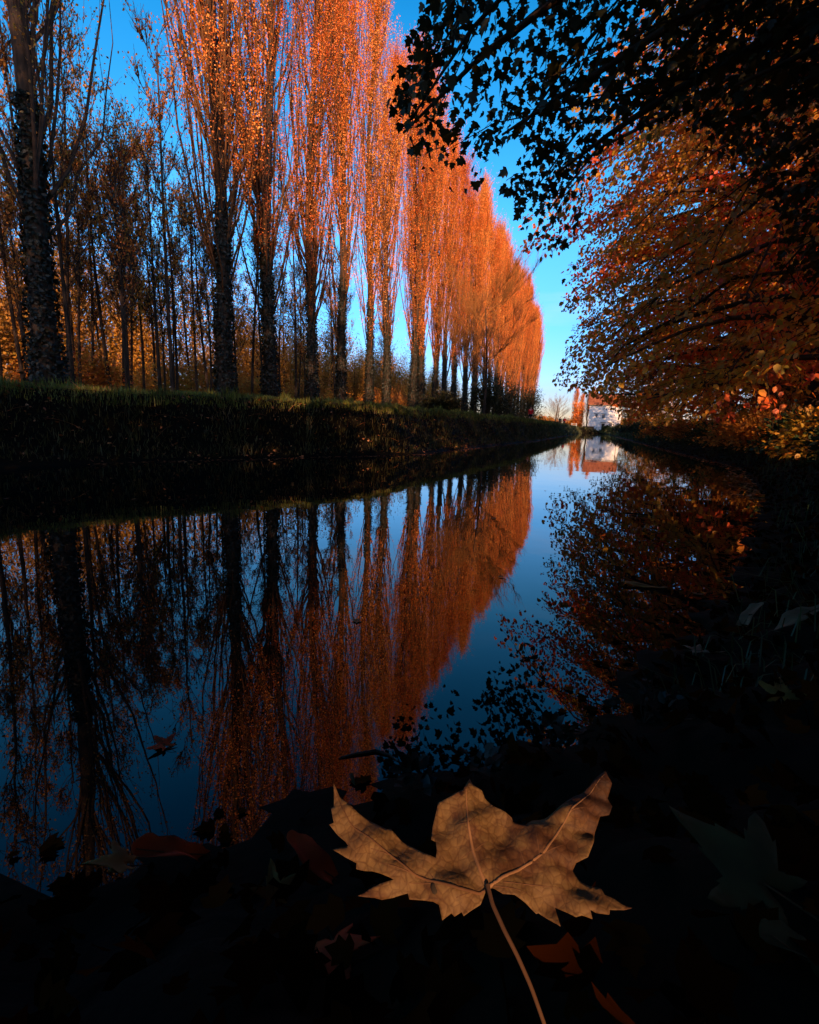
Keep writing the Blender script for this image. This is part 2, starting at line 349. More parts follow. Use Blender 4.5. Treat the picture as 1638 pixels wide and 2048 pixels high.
def make_poplar(seed, leafm='poplar_leaf', twigm='twig', **kw):
    tr, li, tw, lv, iv = poplar_data(seed, **kw)
    root = empty('poplar_tree', (0, 0, 0))
    mk('trunk', tr[0], [tr[1]], M['bark'], root, True)
    a = mk('branches', li[0], li[1], M['limb' if twigm == 'twig' else twigm], root, True); a.name = 'limb_branches'
    mk('shoots', tw[0], [tw[1]], M[twigm], root); mk('crown', lv[0], lv[1], M[leafm], root); mk('ivy', iv[0], iv[1], M['ivy_leaf'], root)
    return root

def broadleaf_data(seed, H=14, R=6, h0=1.5, nl=42, ns=11, nf=34, leaf=.09, droop=.35, bias=0.35, biasdir=(-1, 0, 0), shape=DIAMOND,
                   trunk_r=.3, rise=.35, keep=None, origin=None, bushy=.16, zmin=.4):
    rng = np.random.default_rng(seed)
    k = 10; zt = np.linspace(0, H * .92, k); P = np.zeros((1, k, 3)); P[0, :, 2] = zt
    P[0, :, 0] = .25 * np.sin(zt * .4 + seed); P[0, :, 1] = .25 * np.cos(zt * .33 + seed * 2); P[0, :, :2] -= P[0, 0, :2]
    rt = trunk_r * (1 - zt / H) ** .9 + .02; rt[0] *= 1.35
    parts = [tubes(P, rt[None], 10)]
    hs_ = h0 + (H * .9 - h0) * (np.arange(nl) + rng.random(nl)) / nl
    az = np.arange(nl) * 2.399 + rng.normal(size=nl) * .35
    od = np.stack([np.cos(az), np.sin(az), np.zeros(nl)], -1)
    e = (hs_ - h0) / (H - h0)
    prof = np.clip(np.sqrt(np.clip(1 - (e * 1.15 - .22) ** 2 / .95, .05, 1)), .2, 1)
    bd = np.array(biasdir, float); bd = bd / np.linalg.norm(bd)
    reach = R * prof * (.75 + .4 * rng.random(nl)) * (1 + bias * (od @ bd))
    kk = 9; u = np.linspace(0, 1, kk)
    st = np.stack([np.interp(hs_, zt, P[0, :, 0]), np.interp(hs_, zt, P[0, :, 1]), hs_], -1)
    B = st[:, None, :] + od[:, None, :] * (reach[:, None] * u[None])[..., None]
    B[..., 2] += (reach * rise * (.5 + e))[:, None] * np.sin(u * 1.9)[None] - (reach * droop)[:, None] * (u ** 2.2)[None]
    B[:, 2:] += rng.normal(size=(nl, kk - 2, 3)) * np.array([.10, .10, .07])
    if zmin < 2: B[:, 1:, 2] = np.maximum(B[:, 1:, 2], .3 + 1.9 * ((np.arange(nl) * .377) % 1)[:, None] + .25 * u[None, 1:] * np.sin(np.arange(nl) * 2.1)[:, None])
    Rb = (.02 + .011 * reach)[:, None] * (1 - .88 * u[None])
    parts.append(tubes(B, Rb, 5))
    n = nl * ns; j = np.repeat(np.arange(nl), ns); f = .18 + .82 * rng.random(n)
    ix = np.clip((f * (kk - 1)).astype(int), 0, kk - 2); fr = (f * (kk - 1) - ix)[:, None]
    b0 = B[j, ix] * (1 - fr) + B[j, ix + 1] * fr; tn = unit(B[j, ix + 1] - B[j, ix])
    side = np.cross(tn, np.array([0, 0, 1.])) * np.where(rng.random(n) < .5, 1, -1)[:, None]
    d = unit(tn * .75 + side * (.35 + .6 * rng.random(n))[:, None] + rng.normal(size=(n, 3)) * .16)
    Ls = reach[j] * (.16 + .22 * rng.random(n)) + .25
    v = np.linspace(0, 1, 5)
    Tw = b0[:, None, :] + d[:, None, :] * (Ls[:, None] * v[None])[..., None]
    Tw[..., 2] -= (.30 * Ls * droop * 2)[:, None] * (v ** 2)[None]
    Tw[:, 1:] += rng.normal(size=(n, 4, 3)) * .03
    if zmin < 2: Tw[..., 2] = np.maximum(Tw[..., 2], .25)
    Rt = (.006 + .004 * Ls)[:, None] * (1 - .8 * v[None])
    nlv = n * nf; q = np.repeat(np.arange(n), nf); g = .1 + .9 * rng.random(nlv)
    ix = np.clip((g * 4).astype(int), 0, 3); fr = (g * 4 - ix)[:, None]
    tw_t = unit(Tw[q, ix + 1] - Tw[q, ix])
    lp = Tw[q, ix] * (1 - fr) + Tw[q, ix + 1] * fr
    sd_ = np.cross(tw_t, np.array([0, 0, 1.]))
    lp = lp + sd_ * (rng.normal(size=(nlv, 1)) * bushy * (.4 + Ls[q][:, None] * .5)) + rng.normal(size=(nlv, 3)) * np.array([.05, .05, .06])
    ax = unit(tw_t * .5 + sd_ * rng.normal(size=(nlv, 1)) * .8 + rng.normal(size=(nlv, 3)) * .35 + np.array([0, 0, -.45]))
    nrm = unit(np.array([0, 0, 1.]) + rng.normal(size=(nlv, 3)) * .55)
    sz = leaf * (.6 + .7 * rng.random(nlv))
    ok = lp[:, 2] > zmin
    if keep is not None:
        ok &= keep(lp + origin)
        okt = keep(Tw[:, -1] + origin) & keep(Tw[:, 2] + origin)
        Tw, Rt = Tw[okt], Rt[okt]
        # limbs are pruned back as well
        end = keep(B.reshape(-1, 3) + origin).reshape(nl, kk)
        bad = ~end; first = np.where(bad.any(1), bad.argmax(1), kk)
        for i_ in range(nl):
            if first[i_] < kk:
                c = max(first[i_] - 1, 1)
                src = B[i_, :c + 1].copy(); w = np.linspace(0, c, kk); a0 = np.clip(w.astype(int), 0, c - 1) if c > 0 else np.zeros(kk, int)
                B[i_] = src[a0] * (1 - (w - a0))[:, None] + src[a0 + 1] * (w - a0)[:, None]
        parts[1] = tubes(B, Rb, 5)
    parts.append(tubes(Tw, Rt, 3))
    lv = leaves(lp[ok], ax[ok], nrm[ok], sz[ok], shape)
    return parts, lv
def make_broadleaf(name, loc, leafm, seed, barkm='bark', **kw):
    loc = np.array(loc)
    parts, lv = broadleaf_data(seed, origin=loc, **kw)
    root = empty(name, loc)
    mk('trunk', parts[0][0], [parts[0][1]], M[barkm], root, True)
    v, f = merge([parts[1], parts[2]]); mk('branches', v, f, M['dark_twig'] if barkm == 'bark' else M[barkm], root, True)
    if len(lv[0]): mk('crown', lv[0], lv[1], M[leafm], root)
    return root
def bare_tree(name, loc, seed, H=10, R=4, twigm='twig', n1=26, n2=12, n3=6, upright=.8, r0=.14, crook=.1):
    rng = np.random.default_rng(seed)
    k = 8; zt = np.linspace(0, H * .85, k); P = np.zeros((1, k, 3)); P[0, :, 2] = zt; P[0, :, 0] = .3 * np.sin(zt * .3 + seed); P[0, :, :2] -= P[0, 0, :2]
    rt = r0 * (1 - zt / H) + .012
    trunk = tubes(P, rt[None], 8)
    def shoot(b0, tn, L, n, spread, kk=5, up=.3):
        j = rng.integers(0, len(b0), n); d = unit(tn[j] + rnd_dir(rng, n) * spread + np.array([0, 0, up]))
        u = np.linspace(0, 1, kk); LL = L * (.5 + .8 * rng.random(n))
        Q = b0[j][:, None, :] + d[:, None, :] * (LL[:, None] * u)[..., None]; Q[..., 2] += (.12 * LL)[:, None] * u ** 2
        Q[:, 1:] += rng.normal(size=(n, kk - 1, 3)) * .03 * L
        return Q
    hz = H * (.25 + .6 * rng.random(n1)); az = rng.random(n1) * 6.28
    b0 = np.stack([np.interp(hz, zt, P[0, :, 0]), np.zeros(n1), hz], -1)
    dd = unit(np.stack([np.cos(az), np.sin(az), np.full(n1, upright)], -1))
    kk = 6; u = np.linspace(0, 1, kk); L = R * (1.15 - hz / H * .5) * (.7 + .5 * rng.random(n1))
    Q1 = b0[:, None, :] + dd[:, None, :] * (L[:, None] * u)[..., None]; Q1[..., 2] += (.15 * L)[:, None] * u ** 2; Q1[:, 1:] += np.cumsum(rng.normal(size=(n1, kk - 1, 3)) * crook, axis=1)
    def samp(Q, n):
        j = rng.integers(0, len(Q), n); f = (.25 + .74 * rng.random(n)) * (Q.shape[1] - 1); ix = f.astype(int); fr = (f - ix)[:, None]
        return Q[j, ix] * (1 - fr) + Q[j, ix + 1] * fr, unit(Q[j, ix + 1] - Q[j, ix])
    b, tn = samp(Q1, n1 * n2); Q2 = shoot(b, tn, R * .33, n1 * n2, .6)
    b, tn = samp(Q2, n1 * n2 * n3); Q3 = shoot(b, tn, R * .14, n1 * n2 * n3, .6, 4)
    v, f = merge([tubes(Q1, .032 * np.ones((len(Q1), 1)) * (1 - .8 * u) * R / 4, 4), tubes(Q2, .014 * np.ones((len(Q2), 1)) * (1 - .7 * np.linspace(0, 1, 5)), 3),
                  tubes(Q3, .007 * np.ones((len(Q3), 1)) * (1 - .5 * np.linspace(0, 1, 4)), 3)])
    root = empty(name, loc)
    mk('trunk', trunk[0], [trunk[1]], M['bark'], root, True); mk('branches', v, f, M[twigm], root)
    return root, Q3
def sapling(seed, H=9, leafm='dull_leaf', nleaf=2600, size=.085, R=1.8):
    root, Q3 = bare_tree('young_tree', (0, 0, 0), seed, H=H, R=R, twigm='dark_twig', n1=34, n2=6, n3=3, upright=1.7, r0=.07)
    rng = np.random.default_rng(seed + 99); j = rng.integers(0, len(Q3), nleaf); i = rng.integers(1, 4, nleaf)
    lp = Q3[j, i] + rng.normal(size=(nleaf, 3)) * .08
    lv = leaves(lp, rnd_dir(rng, nleaf) + np.array([0, 0, -.6]), rnd_dir(rng, nleaf), size * (.7 + .6 * rng.random(nleaf)), OVATE)
    mk('crown', lv[0], lv[1], M[leafm], root)
    return root
def bush(name, loc, seed, rx, rz, leafm, n=4000, size=.09, stems=40, stretch=(1, 1), shape=DIAMOND, sparse=0.0):
    rng = np.random.default_rng(seed)
    az = rng.random(stems) * 6.28; el = np.arccos(1 - rng.random(stems) * .95); k = 5; u = np.linspace(0, 1, k)
    L = .75 + .3 * rng.random(stems)
    d = np.stack([np.cos(az) * np.sin(el) * rx * stretch[0], np.sin(az) * np.sin(el) * rx * stretch[1], np.cos(el) * rz], -1) * L[:, None]
    Q = d[:, None, :] * u[None, :, None]; Q[..., 2] += .15 * rz * np.sin(u * math.pi); Q += rng.normal(size=(stems, k, 3)) * .04 * rx; Q[:, 0] *= .2
    v, f = merge([tubes(Q, (.012 * rx ** .5 if rx > .3 else .01 * rx) * np.ones((stems, 1)) * (1 - .7 * u), 4)])
    j = rng.integers(0, stems, n); g = (.3 + .7 * rng.random(n) ** .7) * (k - 1) * .999; ix = g.astype(int); fr = (g - ix)[:, None]
    lp = Q[j, ix] * (1 - fr) + Q[j, ix + 1] * fr + rng.normal(size=(n, 3)) * np.array([.13 * rx, .13 * rx, .10 * rz])
    lp[:, 2] = np.abs(lp[:, 2]) + .02
    lv = leaves(lp, unit(lp) + rnd_dir(rng, n) * .7 + np.array([0, 0, -.3]), rnd_dir(rng, n) * .6 + np.array([0, 0, .8]), size * (.6 + .8 * rng.random(n)), shape)
    root = empty(name, loc)
    mk('stems', v, f, M['dark_twig'], root); mk('foliage', lv[0], lv[1], M[leafm], root)
    return root
def place(o, loc, rz=0.0, sc=1.0):
    o.location = loc; o.rotation_euler = (0, 0, rz); o.scale = (sc, sc, sc) if np.isscalar(sc) else sc
    return o

rs = random.Random(5)
# ------------------------------------------------------------------ the poplar row on the far bank
SP = 13.3
variants = [make_poplar(11 + i, H=h, rmax=r, leafy=l) for i, (h, r, l) in enumerate([(26, 1.9, 1.8), (26.5, 2.0, 2.0), (24.5, 1.7, 2.3), (26, 1.65, 2.6), (25, 1.7, 2.6)])]
ordn = ['', 'second', 'third', 'fourth', 'fifth', 'sixth', 'seventh', 'eighth', 'ninth', 'tenth', 'eleventh', 'twelfth']
ts = [15.8 + 3.47 * i for i in range(31)]
used = set()
for i, t_ in enumerate(ts):
    vi = [0, 1, 0, 2, 1, 2, 3, 4][i] if i < 8 else [2, 3, 4][i % 3] if i % 4 else 3
    o = variants[vi] if vi not in used else copy_tree(variants[vi]); used.add(vi)
    place(o, gpos(t_ + rs.uniform(-.25, .25), -SP + rs.uniform(-.35, .35), -.1), rs.uniform(0, 6.28), (lambda w_, h_: (w_, w_, h_))(rs.uniform(.88, 1.1), rs.uniform(.90, 1.07)))
    if i < 11:
        tag(o, f"tall orange poplar on the far bank, {ordn[i+1]} big trunk from the left edge", 'poplar tree', 'poplars in the row along the towpath')
    elif i < 22:
        tag(o, "orange poplar in the packed middle of the towpath row, before its far end", 'poplar tree', 'poplars in the row along the towpath')
    else:
        tag(o, "small distant poplar at the far right end of the towpath row", 'poplar tree', 'poplars in the row along the towpath')
# the big ivy-clad one at the left edge, broader and duller
o = make_poplar(31, leafm='dull_leaf', twigm='dark_twig', H=23, rmax=2.5, n1=90, n2=10, leafy=1.1, tk=1.0)
place(o, gpos(9.2, -SP + .2, -.1), .6, (1.1, 1.1, 1.0))
tag(o, "broad dark poplar with thick ivy-clad trunk at the left edge of the far bank", 'poplar tree', 'poplars in the row along the towpath')

# slim young trees behind the row
sap = [sapling(50 + i, H=h, leafm=lm, nleaf=n) for i, (h, lm, n) in enumerate([(11, 'dull_leaf', 1300), (9, 'gold_leaf', 1500), (12, 'dull_leaf', 1400), (9.5, 'gold_leaf', 1500), (12, 'dull_leaf', 1500)])]
gaps = [("left of the broad ivy-clad poplar", [(5.5, -11.5), (6.2, -15.5), (7.2, -17.5), (4.5, -14.2), (7.6, -13.2)]),
        ("between the ivy-clad poplar and the first slender orange one", [(11.0, -14.6), (12.0, -13.6), (12.3, -16.5), (13.4, -15.2), (14.1, -13.9), (14.7, -17.5), (12.9, -19.5), (10.6, -18.5), (15.3, -15.7), (9.8, -15.9), (11.6, -17.6), (13.8, -18.3), (16.2, -18.6), (14.4, -16.4), (10.2, -14.9), (11.3, -16.3), (12.6, -14.3), (13.2, -17.2), (15.0, -18.9), (12.1, -20.6), (9.4, -17.6), (15.8, -17.1), (13.9, -20.8)]),
        ("behind the gap between the second and third big trunks", [(17.4, -15.2), (18.3, -17.8), (17.0, -20.5), (16.6, -16.8), (19.2, -16.2), (19.8, -19.5), (18.0, -16.4), (18.9, -21.3), (20.2, -17.6)]),
        ("behind the gap between the third and fourth big trunks", [(21.2, -15.0), (22.0, -18.4), (20.6, -21.5), (23.2, -16.6), (24.4, -19.5), (21.8, -16.4), (22.6, -20.9), (23.8, -15.1)]),
        ("behind the fifth and sixth big trunks", [(25.4, -16.0), (27.5, -18.5), (29.2, -15.6), (26.6, -21), (31, -19)]),
        ("deep behind the middle of the poplar row", [(33, -17), (36, -19), (40, -16.5), (44, -18.5), (49, -17), (55, -19)])]
us = set(); c = 0
for where, lst in gaps:
    for (t_, s_) in lst:
        vi = c % 5; c += 1
        o = sap[vi] if vi not in us else copy_tree(sap[vi]); us.add(vi)
        place(o, gpos(t_, s_, -.05), rs.uniform(0, 6.28), (lambda a_: (a_ * .85, a_ * .85, a_))(rs.uniform(.75, 1.1)))
        tag(o, f"slim sparse-leaved young tree standing {where}", 'tree', 'young trees behind the poplars')
        o.name = 'young_tree'
# leaning bare stem at the very left edge
root, _ = bare_tree('bare_tree', gpos(5.0, -9.6), 77, H=7.0, R=1.0, twigm='dark_twig', n1=8, n2=4, n3=2, r0=.12, upright=2.5, crook=.03)
tag(root, "dark bare stem with few twigs at the extreme left edge of the photo", 'tree')

# undergrowth behind the row, low and golden
bs = [bush('shrub', (0, 0, 0), 100 + i, 2.0, h, lm, n=3800, size=.12, stems=50) for i, (h, lm) in enumerate([(1.9, 'gold_leaf'), (2.6, 'dull_leaf'), (3.0, 'gold_leaf'), (2.2, 'dull_leaf')])]
lst = []
for i in range(26):
    t_ = 3 + i * 2.6 + rs.uniform(-.5, .5); lst.append((t_, -18.5 - rs.uniform(0, 8), i))
us = set()
for (t_, s_, i) in lst:
    vi = i % 4; o = bs[vi] if vi not in us else copy_tree(bs[vi]); us.add(vi)
    sc = rs.uniform(.8, 1.3); place(o, gpos(t_, s_), rs.uniform(0, 6.28), (sc, sc, sc * rs.uniform(.8, 1.3)))
    where = "left of the third big trunk" if t_ < 20 else "between the third and seventh big trunks" if t_ < 34 else "beyond the seventh big trunk"
    tag(o, f"low golden shrub behind the poplars, {where}", 'shrub', 'undergrowth shrubs behind the poplars'); o.name = 'shrub'
# wood farther back: one mass
rng = np.random.default_rng(4)
nt_ = 270; parts = []; tps = []
for i in range(nt_):
    t_ = rng.uniform(-5, 130); s_ = -rng.uniform(30, 48); H_ = rng.uniform(5, 9) + (t_ > 12) * rng.uniform(0, 7); R_w = rng.uniform(2, 3.4)
    n_ = 2600; d_ = rnd_dir(rng, n_) * (rng.random((n_, 1)) ** .4); lp = d_ * np.array([R_w, R_w, H_ * .5]) * (1 + .25 * np.sin(d_[:, :1] * 5 + i)) + np.array([0, 0, H_ * .52]) + TS(t_, s_, 1.2)
    parts.append(leaves(lp, rnd_dir(rng, n_), rnd_dir(rng, n_), (.13 + .10 * rng.random(n_)), DIAMOND))
    b0 = TS(t_, s_, .8); q = np.linspace(0, 1, 4)[:, None] * np.array([0, 0, H_ * .8]) + b0
    tps.append((q[None], np.array([[.16, .12, .08, .03]])))
v, f = merge(parts); wood = mk('woodland', v, f, M['brown_leaf']); tag(wood, "distant golden wood seen low between the poplar trunks", 'wood', kind='stuff')
v, f = merge([tubes(a, b_, 6) for a, b_ in tps]); mk('wood_stems', v, f, M['bark'], wood)

# bare tree leaning out over the towpath in front of the row
root, _ = bare_tree('bare_tree', gpos(42, -8.6), 7, H=10.5, R=5.0, twigm='twig', n1=22, n2=16, n3=10, upright=.8, r0=.11, crook=.22)
tag(root, "leafless wide spreading tree in front of the poplars, fine twigs against the sky", 'tree')
for i, (t_, s_, rx, rz, lab) in enumerate([(33, -9.6, 1.4, 1.6, "dark rounded bush at the foot of the poplars, left of the leafless tree"),
                                           (47, -9.2, 2.6, 4.2, "large dark bush beside the leafless tree on the towpath"),
                                           (60, -9.6, 2.6, 4.6, "dark evergreen bush just left of the walker in red"),
                                           (74, -8.6, 2.4, 5.2, "dark bush right behind the walker in red")]):
    o = bush('bush', gpos(t_, s_), 200 + i, rx, rz, 'dark_leaf', n=5200, size=.16, stems=60); tag(o, lab, 'bush', 'bushes at the foot of the poplars')

# ------------------------------------------------------------------ right bank trees
SKY = [(-200, -200), (850, -200), (842, 40), (800, 120), (785, 190), (800, 250), (845, 330), (900, 375), (960, 372), (978, 300), (1040, 262), (1062, 285), (1045, 330),
       (1003, 350), (1040, 440), (1050, 520), (1110, 500), (1160, 468), (1205, 452), (1150, 520), (1132, 560), (1128, 610), (1160, 640), (1140, 690), (1112, 768), (1135, 782), (1165, 770), (1178, 788),
       (1212, 792), (1226, 815), (1252, 838), (1262, 862), (1262, 900), (-200, 1100)]
SKYP = [(float(a), float(b)) for a, b in SKY]
beam_o = None
def keep_clear(P):
    x, y, w = project(P)
    jx = x + 9 * np.sin(P[:, 2] * 9 + P[:, 0] * 7); jy = y + 9 * np.sin(P[:, 1] * 8 + P[:, 2] * 5)
    vis = w > .2
    return ~(vis & in_poly(jx, jy, SKYP)) & (np.linalg.norm(P - EYE, axis=1) > 3.0)
LEAF_C = EYE + ray(960, 1720) * .375
def keep_beam(P, rad=.17):  # clears an invented gap in the foliage so sun strikes the hero leaf
    d = P - LEAF_C; a = d @ SUNV; r = np.linalg.norm(d - a[:, None] * SUNV, axis=1)
    return ~((r < rad) & (a > 0))
def keep_both(P): return keep_clear(P) & keep_beam(P)
WIN = [(1165, 330), (1235, 250), (1330, 215), (1480, 300), (1560, 420), (1560, 640), (1500, 800), (1150, 800), (1120, 600)]
def keep_lime(P):
    x, y, w = project(P); h = np.sin(P[:, 0] * 37 + P[:, 1] * 51 + P[:, 2] * 43)
    return keep_both(P) & (P[:, 2] > 2.6) & ~((w > .2) & in_poly(x + 25 * h, y + 25 * np.cos(P[:, 2] * 5), WIN))
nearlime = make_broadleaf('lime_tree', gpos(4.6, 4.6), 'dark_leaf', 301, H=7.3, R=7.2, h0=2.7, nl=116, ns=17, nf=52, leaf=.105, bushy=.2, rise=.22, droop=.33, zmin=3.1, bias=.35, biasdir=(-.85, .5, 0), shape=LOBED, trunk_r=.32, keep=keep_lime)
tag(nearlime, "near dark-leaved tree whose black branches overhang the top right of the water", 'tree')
o = make_broadleaf('maple_tree', gpos(12.5, 6.2), 'olive_leaf', 302, H=10.5, R=6.2, h0=1.1, nl=66, ns=12, nf=52, leaf=.11, droop=.40, bias=.25, biasdir=-R_, shape=OVATE, trunk_r=.3, keep=keep_both)
tag(o, "olive and gold leaved tree on the right bank with its trunk near the right edge", 'tree', 'trees overhanging the right bank')
o = make_broadleaf('maple_tree', gpos(19.5, 6.6), 'mixed_leaf', 303, H=13.5, R=6.8, h0=1.2, nl=90, ns=13, nf=60, leaf=.13, droop=.42, bias=.3, biasdir=-R_, shape=OVATE, trunk_r=.3, keep=keep_both)
tag(o, "scarlet and orange tree on the right bank, its crown glowing behind the dark branches", 'tree', 'trees overhanging the right bank')
o = make_broadleaf('maple_tree', gpos(26.5, 7.8), 'gold_leaf', 304, H=17, R=7.0, h0=1.6, nl=96, ns=14, nf=62, leaf=.155, droop=.38, bias=.3, biasdir=-R_, shape=DIAMOND, trunk_r=.3, keep=keep_both)
tag(o, "golden tree on the right bank, drooping towards the water in mid distance", 'tree', 'trees overhanging the right bank')
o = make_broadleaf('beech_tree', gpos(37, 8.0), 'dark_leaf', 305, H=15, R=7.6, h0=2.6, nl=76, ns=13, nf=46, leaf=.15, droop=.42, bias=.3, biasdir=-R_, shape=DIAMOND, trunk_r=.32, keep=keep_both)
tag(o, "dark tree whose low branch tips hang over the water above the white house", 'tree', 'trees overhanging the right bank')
o = make_broadleaf('beech_tree', gpos(52, 9.4), 'gold_leaf', 306, H=13, R=7.2, h0=1.4, nl=54, ns=11, nf=34, leaf=.15, droop=.40, bias=.1, biasdir=-R_, shape=DIAMOND, trunk_r=.3, keep=keep_both)
tag(o, "orange leaved tree partly covering the right corner of the white house", 'tree', 'trees overhanging the right bank')
o = make_broadleaf('beech_tree', gpos(80, 11.5), 'gold_leaf', 307, H=13, R=7.5, h0=1.4, nl=40, ns=10, nf=26, leaf=.22, droop=.35, bias=0, shape=DIAMOND, trunk_r=.3, keep=keep_both)
tag(o, "farthest amber tree right beside the white house", 'tree', 'trees overhanging the right bank')
# the trees behind and beside them that fill the wood and shade this bank
back = [(10, 13, 8), (17, 15, 9), (24, 15.5, 9), (34, 11.5, 13), (29, 13.5, 12), (32, 16, 10), (42, 16, 11), (4, 12, 7), (-3, 4.8, 8), (-9, 2.5, 16), (-16, 3, 16), (-21, 6.5, 17), (-26, 1, 16), (60, 17, 13), (21, 22, 12), (32, 25, 13), (13, 21, 10), (136, 8.6, 9), (122, 13.5, 13), (127, 12, 11), (48, 26, 14)]
parts, lv = broadleaf_data(320, H=16, R=6.2, h0=.9, nl=60, ns=12, nf=22, leaf=.24, droop=.35, bias=0, shape=DIAMOND, trunk_r=.35)
for i, (t_, s_, H_) in enumerate(back):
    g0 = gpos(t_, s_); az_ = i * 1.3; sc = H_ / 16
    ca, sa = math.cos(az_), math.sin(az_); Rm = np.array([[ca, sa, 0], [-sa, ca, 0], [0, 0, 1]]) * sc
    root = empty('sycamore_tree', g0)
    Vw = lv[0] @ Rm; Fq = lv[1][0]
    cen = Vw[Fq].mean(1) + g0; ok = keep_both(cen)
    Fk = Fq[ok]; usedv, inv = np.unique(Fk, return_inverse=True)
    mk('trunk', parts[0][0] @ Rm, [parts[0][1]], M['bark'], root, True)
    v, f = merge([parts[1], parts[2]]); Vb = v @ Rm
    fq = f[0]; okb = keep_clear(Vb[fq].mean(1) + g0) & keep_beam(Vb[fq].mean(1) + g0, .6); mk('branches', Vb, [fq[okb]], M['dark_twig'], root)
    mk('crown', Vw[usedv], [inv.reshape(Fk.shape)], M['olive_leaf'] if i % 3 else M['gold_leaf'], root)
    tag(root, "tall leafy tree deep in the dark wood behind the right bank", 'tree', 'trees of the wood behind the right bank')

def cull(o, keep):
    for ch in o.children:
        me = ch.data; bm_ = bmesh.new(); bm_.from_mesh(me); fs = bm_.faces[:]
        C_ = np.array([f.calc_center_median() for f in fs]) + np.array(o.location); k_ = keep(C_, .45 if ch.name.startswith('stems') else .17)
        bmesh.ops.delete(bm_, geom=[f for f, q in zip(fs, k_) if not q], context='FACES'); bm_.to_mesh(me); bm_.free()
for i, (t_, s_, rx, rz) in enumerate([(-3.2, -1.6, 1.5, 1.6), (-3.0, .6, 1.5, 1.7), (-3.4, 2.8, 1.7, 2.0), (-6.0, -3.2, 2.0, 2.2)]):  # unseen bushes added to keep sun off the near ground around the leaf
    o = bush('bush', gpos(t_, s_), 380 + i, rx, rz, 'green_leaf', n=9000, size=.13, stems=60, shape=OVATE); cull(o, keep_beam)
    tag(o, "added dense bush, unseen behind the camera, shading the near bank", 'bush', 'added shade bushes behind the camera')
# right bank undergrowth
specs = [(3.4, 2.0, .55, .5, 'green_leaf', .075), (4.6, 2.6, .7, .6, 'green_leaf', .08), (6.0, 3.0, .8, .7, 'green_leaf', .08), (7.8, 3.4, .9, .8, 'green_leaf', .08), (9.8, 3.7, .9, .9, 'olive_leaf', .08),
         (12.0, 4.0, 1.0, .9, 'green_leaf', .08), (14.5, 4.0, 1.1, .9, 'dull_leaf', .09), (17.5, 4.2, 1.2, .9, 'dull_leaf', .09), (21, 4.2, 1.3, .9, 'green_leaf', .10), (25, 4.2, 1.4, 1.0, 'dull_leaf', .11),
         (30, 4.4, 1.5, 1.0, 'green_leaf', .12), (36, 4.4, 1.6, 1.1, 'dull_leaf', .13), (44, 4.6, 1.8, 1.2, 'green_leaf', .15), (54, 4.8, 2.0, 1.3, 'green_leaf', .18), (68, 5.2, 2.4, 1.4, 'dark_leaf', .2), (90, 5.6, 2.8, 1.5, 'dark_leaf', .25), (115, 5.6, 2.8, 1.3, 'green_leaf', .3)]
names = ['nearest the camera at the right edge', 'second from the camera', 'third from the camera', 'fourth from the camera', 'fifth from the camera', 'sixth from the camera', 'seventh from the camera', 'eighth from the camera']
for i, (t_, s_, rx, rz, lm, sz) in enumerate(specs):
    o = bush('undergrowth_plant', gpos(t_, s_), 400 + i, rx, rz, lm, n=2600 if i < 6 else 2200, size=sz, stems=46, shape=OVATE if i < 7 else DIAMOND)
    where = names[i] if i < 8 else 'in the far low line running to the house'
    tag(o, f"low leafy plant on the right waterside, {where}", 'plant', 'waterside plants on the right bank')

# ------------------------------------------------------------------ grass and litter
rng = np.random.default_rng(9)
def blades(n, t0, t1, sfun, h, name, matn, lean=.5, w=.012, pw=1.0):
    t_ = t0 + (t1 - t0) * rng.random(n) ** pw; s_ = sfun(t_, rng.random(n)); z = ground_z(t_, s_)
    ok = z > .03; t_, s_, z = t_[ok], s_[ok], z[ok]; n = len(t_)
    P = t_[:, None] * U + s_[:, None] * R_; P[:, 2] = z - .01
    clump = .55 + .45 * np.sin(t_ * 2.3 + s_ * 3.1) * np.sin(t_ * .9 - s_ * 1.7)
    tuft = 1 + 1.1 * np.clip(np.sin(t_ * 5.1 + np.sin(s_ * 7) * 2) * np.sin(t_ * 1.37 + s_ * 4.3) - .45, 0, 1) * 2; L = h * (.4 + .9 * rng.random(n)) * (.5 + clump) * tuft; a = rng.random(n) * 6.28
    out_ = np.stack([np.cos(a), np.sin(a), np.zeros(n)], -1); side = np.stack([-np.sin(a), np.cos(a), np.zeros(n)], -1)
    ww = (w * (1 + t_ / 14))[:, None]; ln = (lean * rng.random(n) * L)[:, None]
    V0 = P - side * ww / 2; V1 = P + side * ww / 2
    V2 = P + out_ * ln * .35 + side * ww * .35; V2[:, 2] += L * .6; V3 = P + out_ * ln * .35 - side * ww * .35; V3[:, 2] += L * .6
    V4 = P + out_ * ln; V4[:, 2] += L * (1 - .25 * lean)
    V = np.stack([V0, V1, V2, V3, V4], 1).reshape(-1, 3); b_ = (np.arange(n) * 5)[:, None]
    o = mk(name, V, [b_ + np.array([[0, 1, 2, 3]]), b_ + np.array([[3, 2, 4]])], M[matn])
    return o
crest = lambda t_, r: np.interp(t_, TL, SL) - .95 - r * 1.6
slope = lambda t_, r: np.interp(t_, TL, SL) - .05 - r * 1.3
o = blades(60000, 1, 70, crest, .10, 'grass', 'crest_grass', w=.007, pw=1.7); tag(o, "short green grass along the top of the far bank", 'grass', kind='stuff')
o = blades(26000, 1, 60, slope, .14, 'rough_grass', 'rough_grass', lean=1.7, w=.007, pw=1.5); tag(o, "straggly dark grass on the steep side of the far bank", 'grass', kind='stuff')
rb = lambda t_, r: np.interp(t_, TR, SR) + .05 + r * 2.4
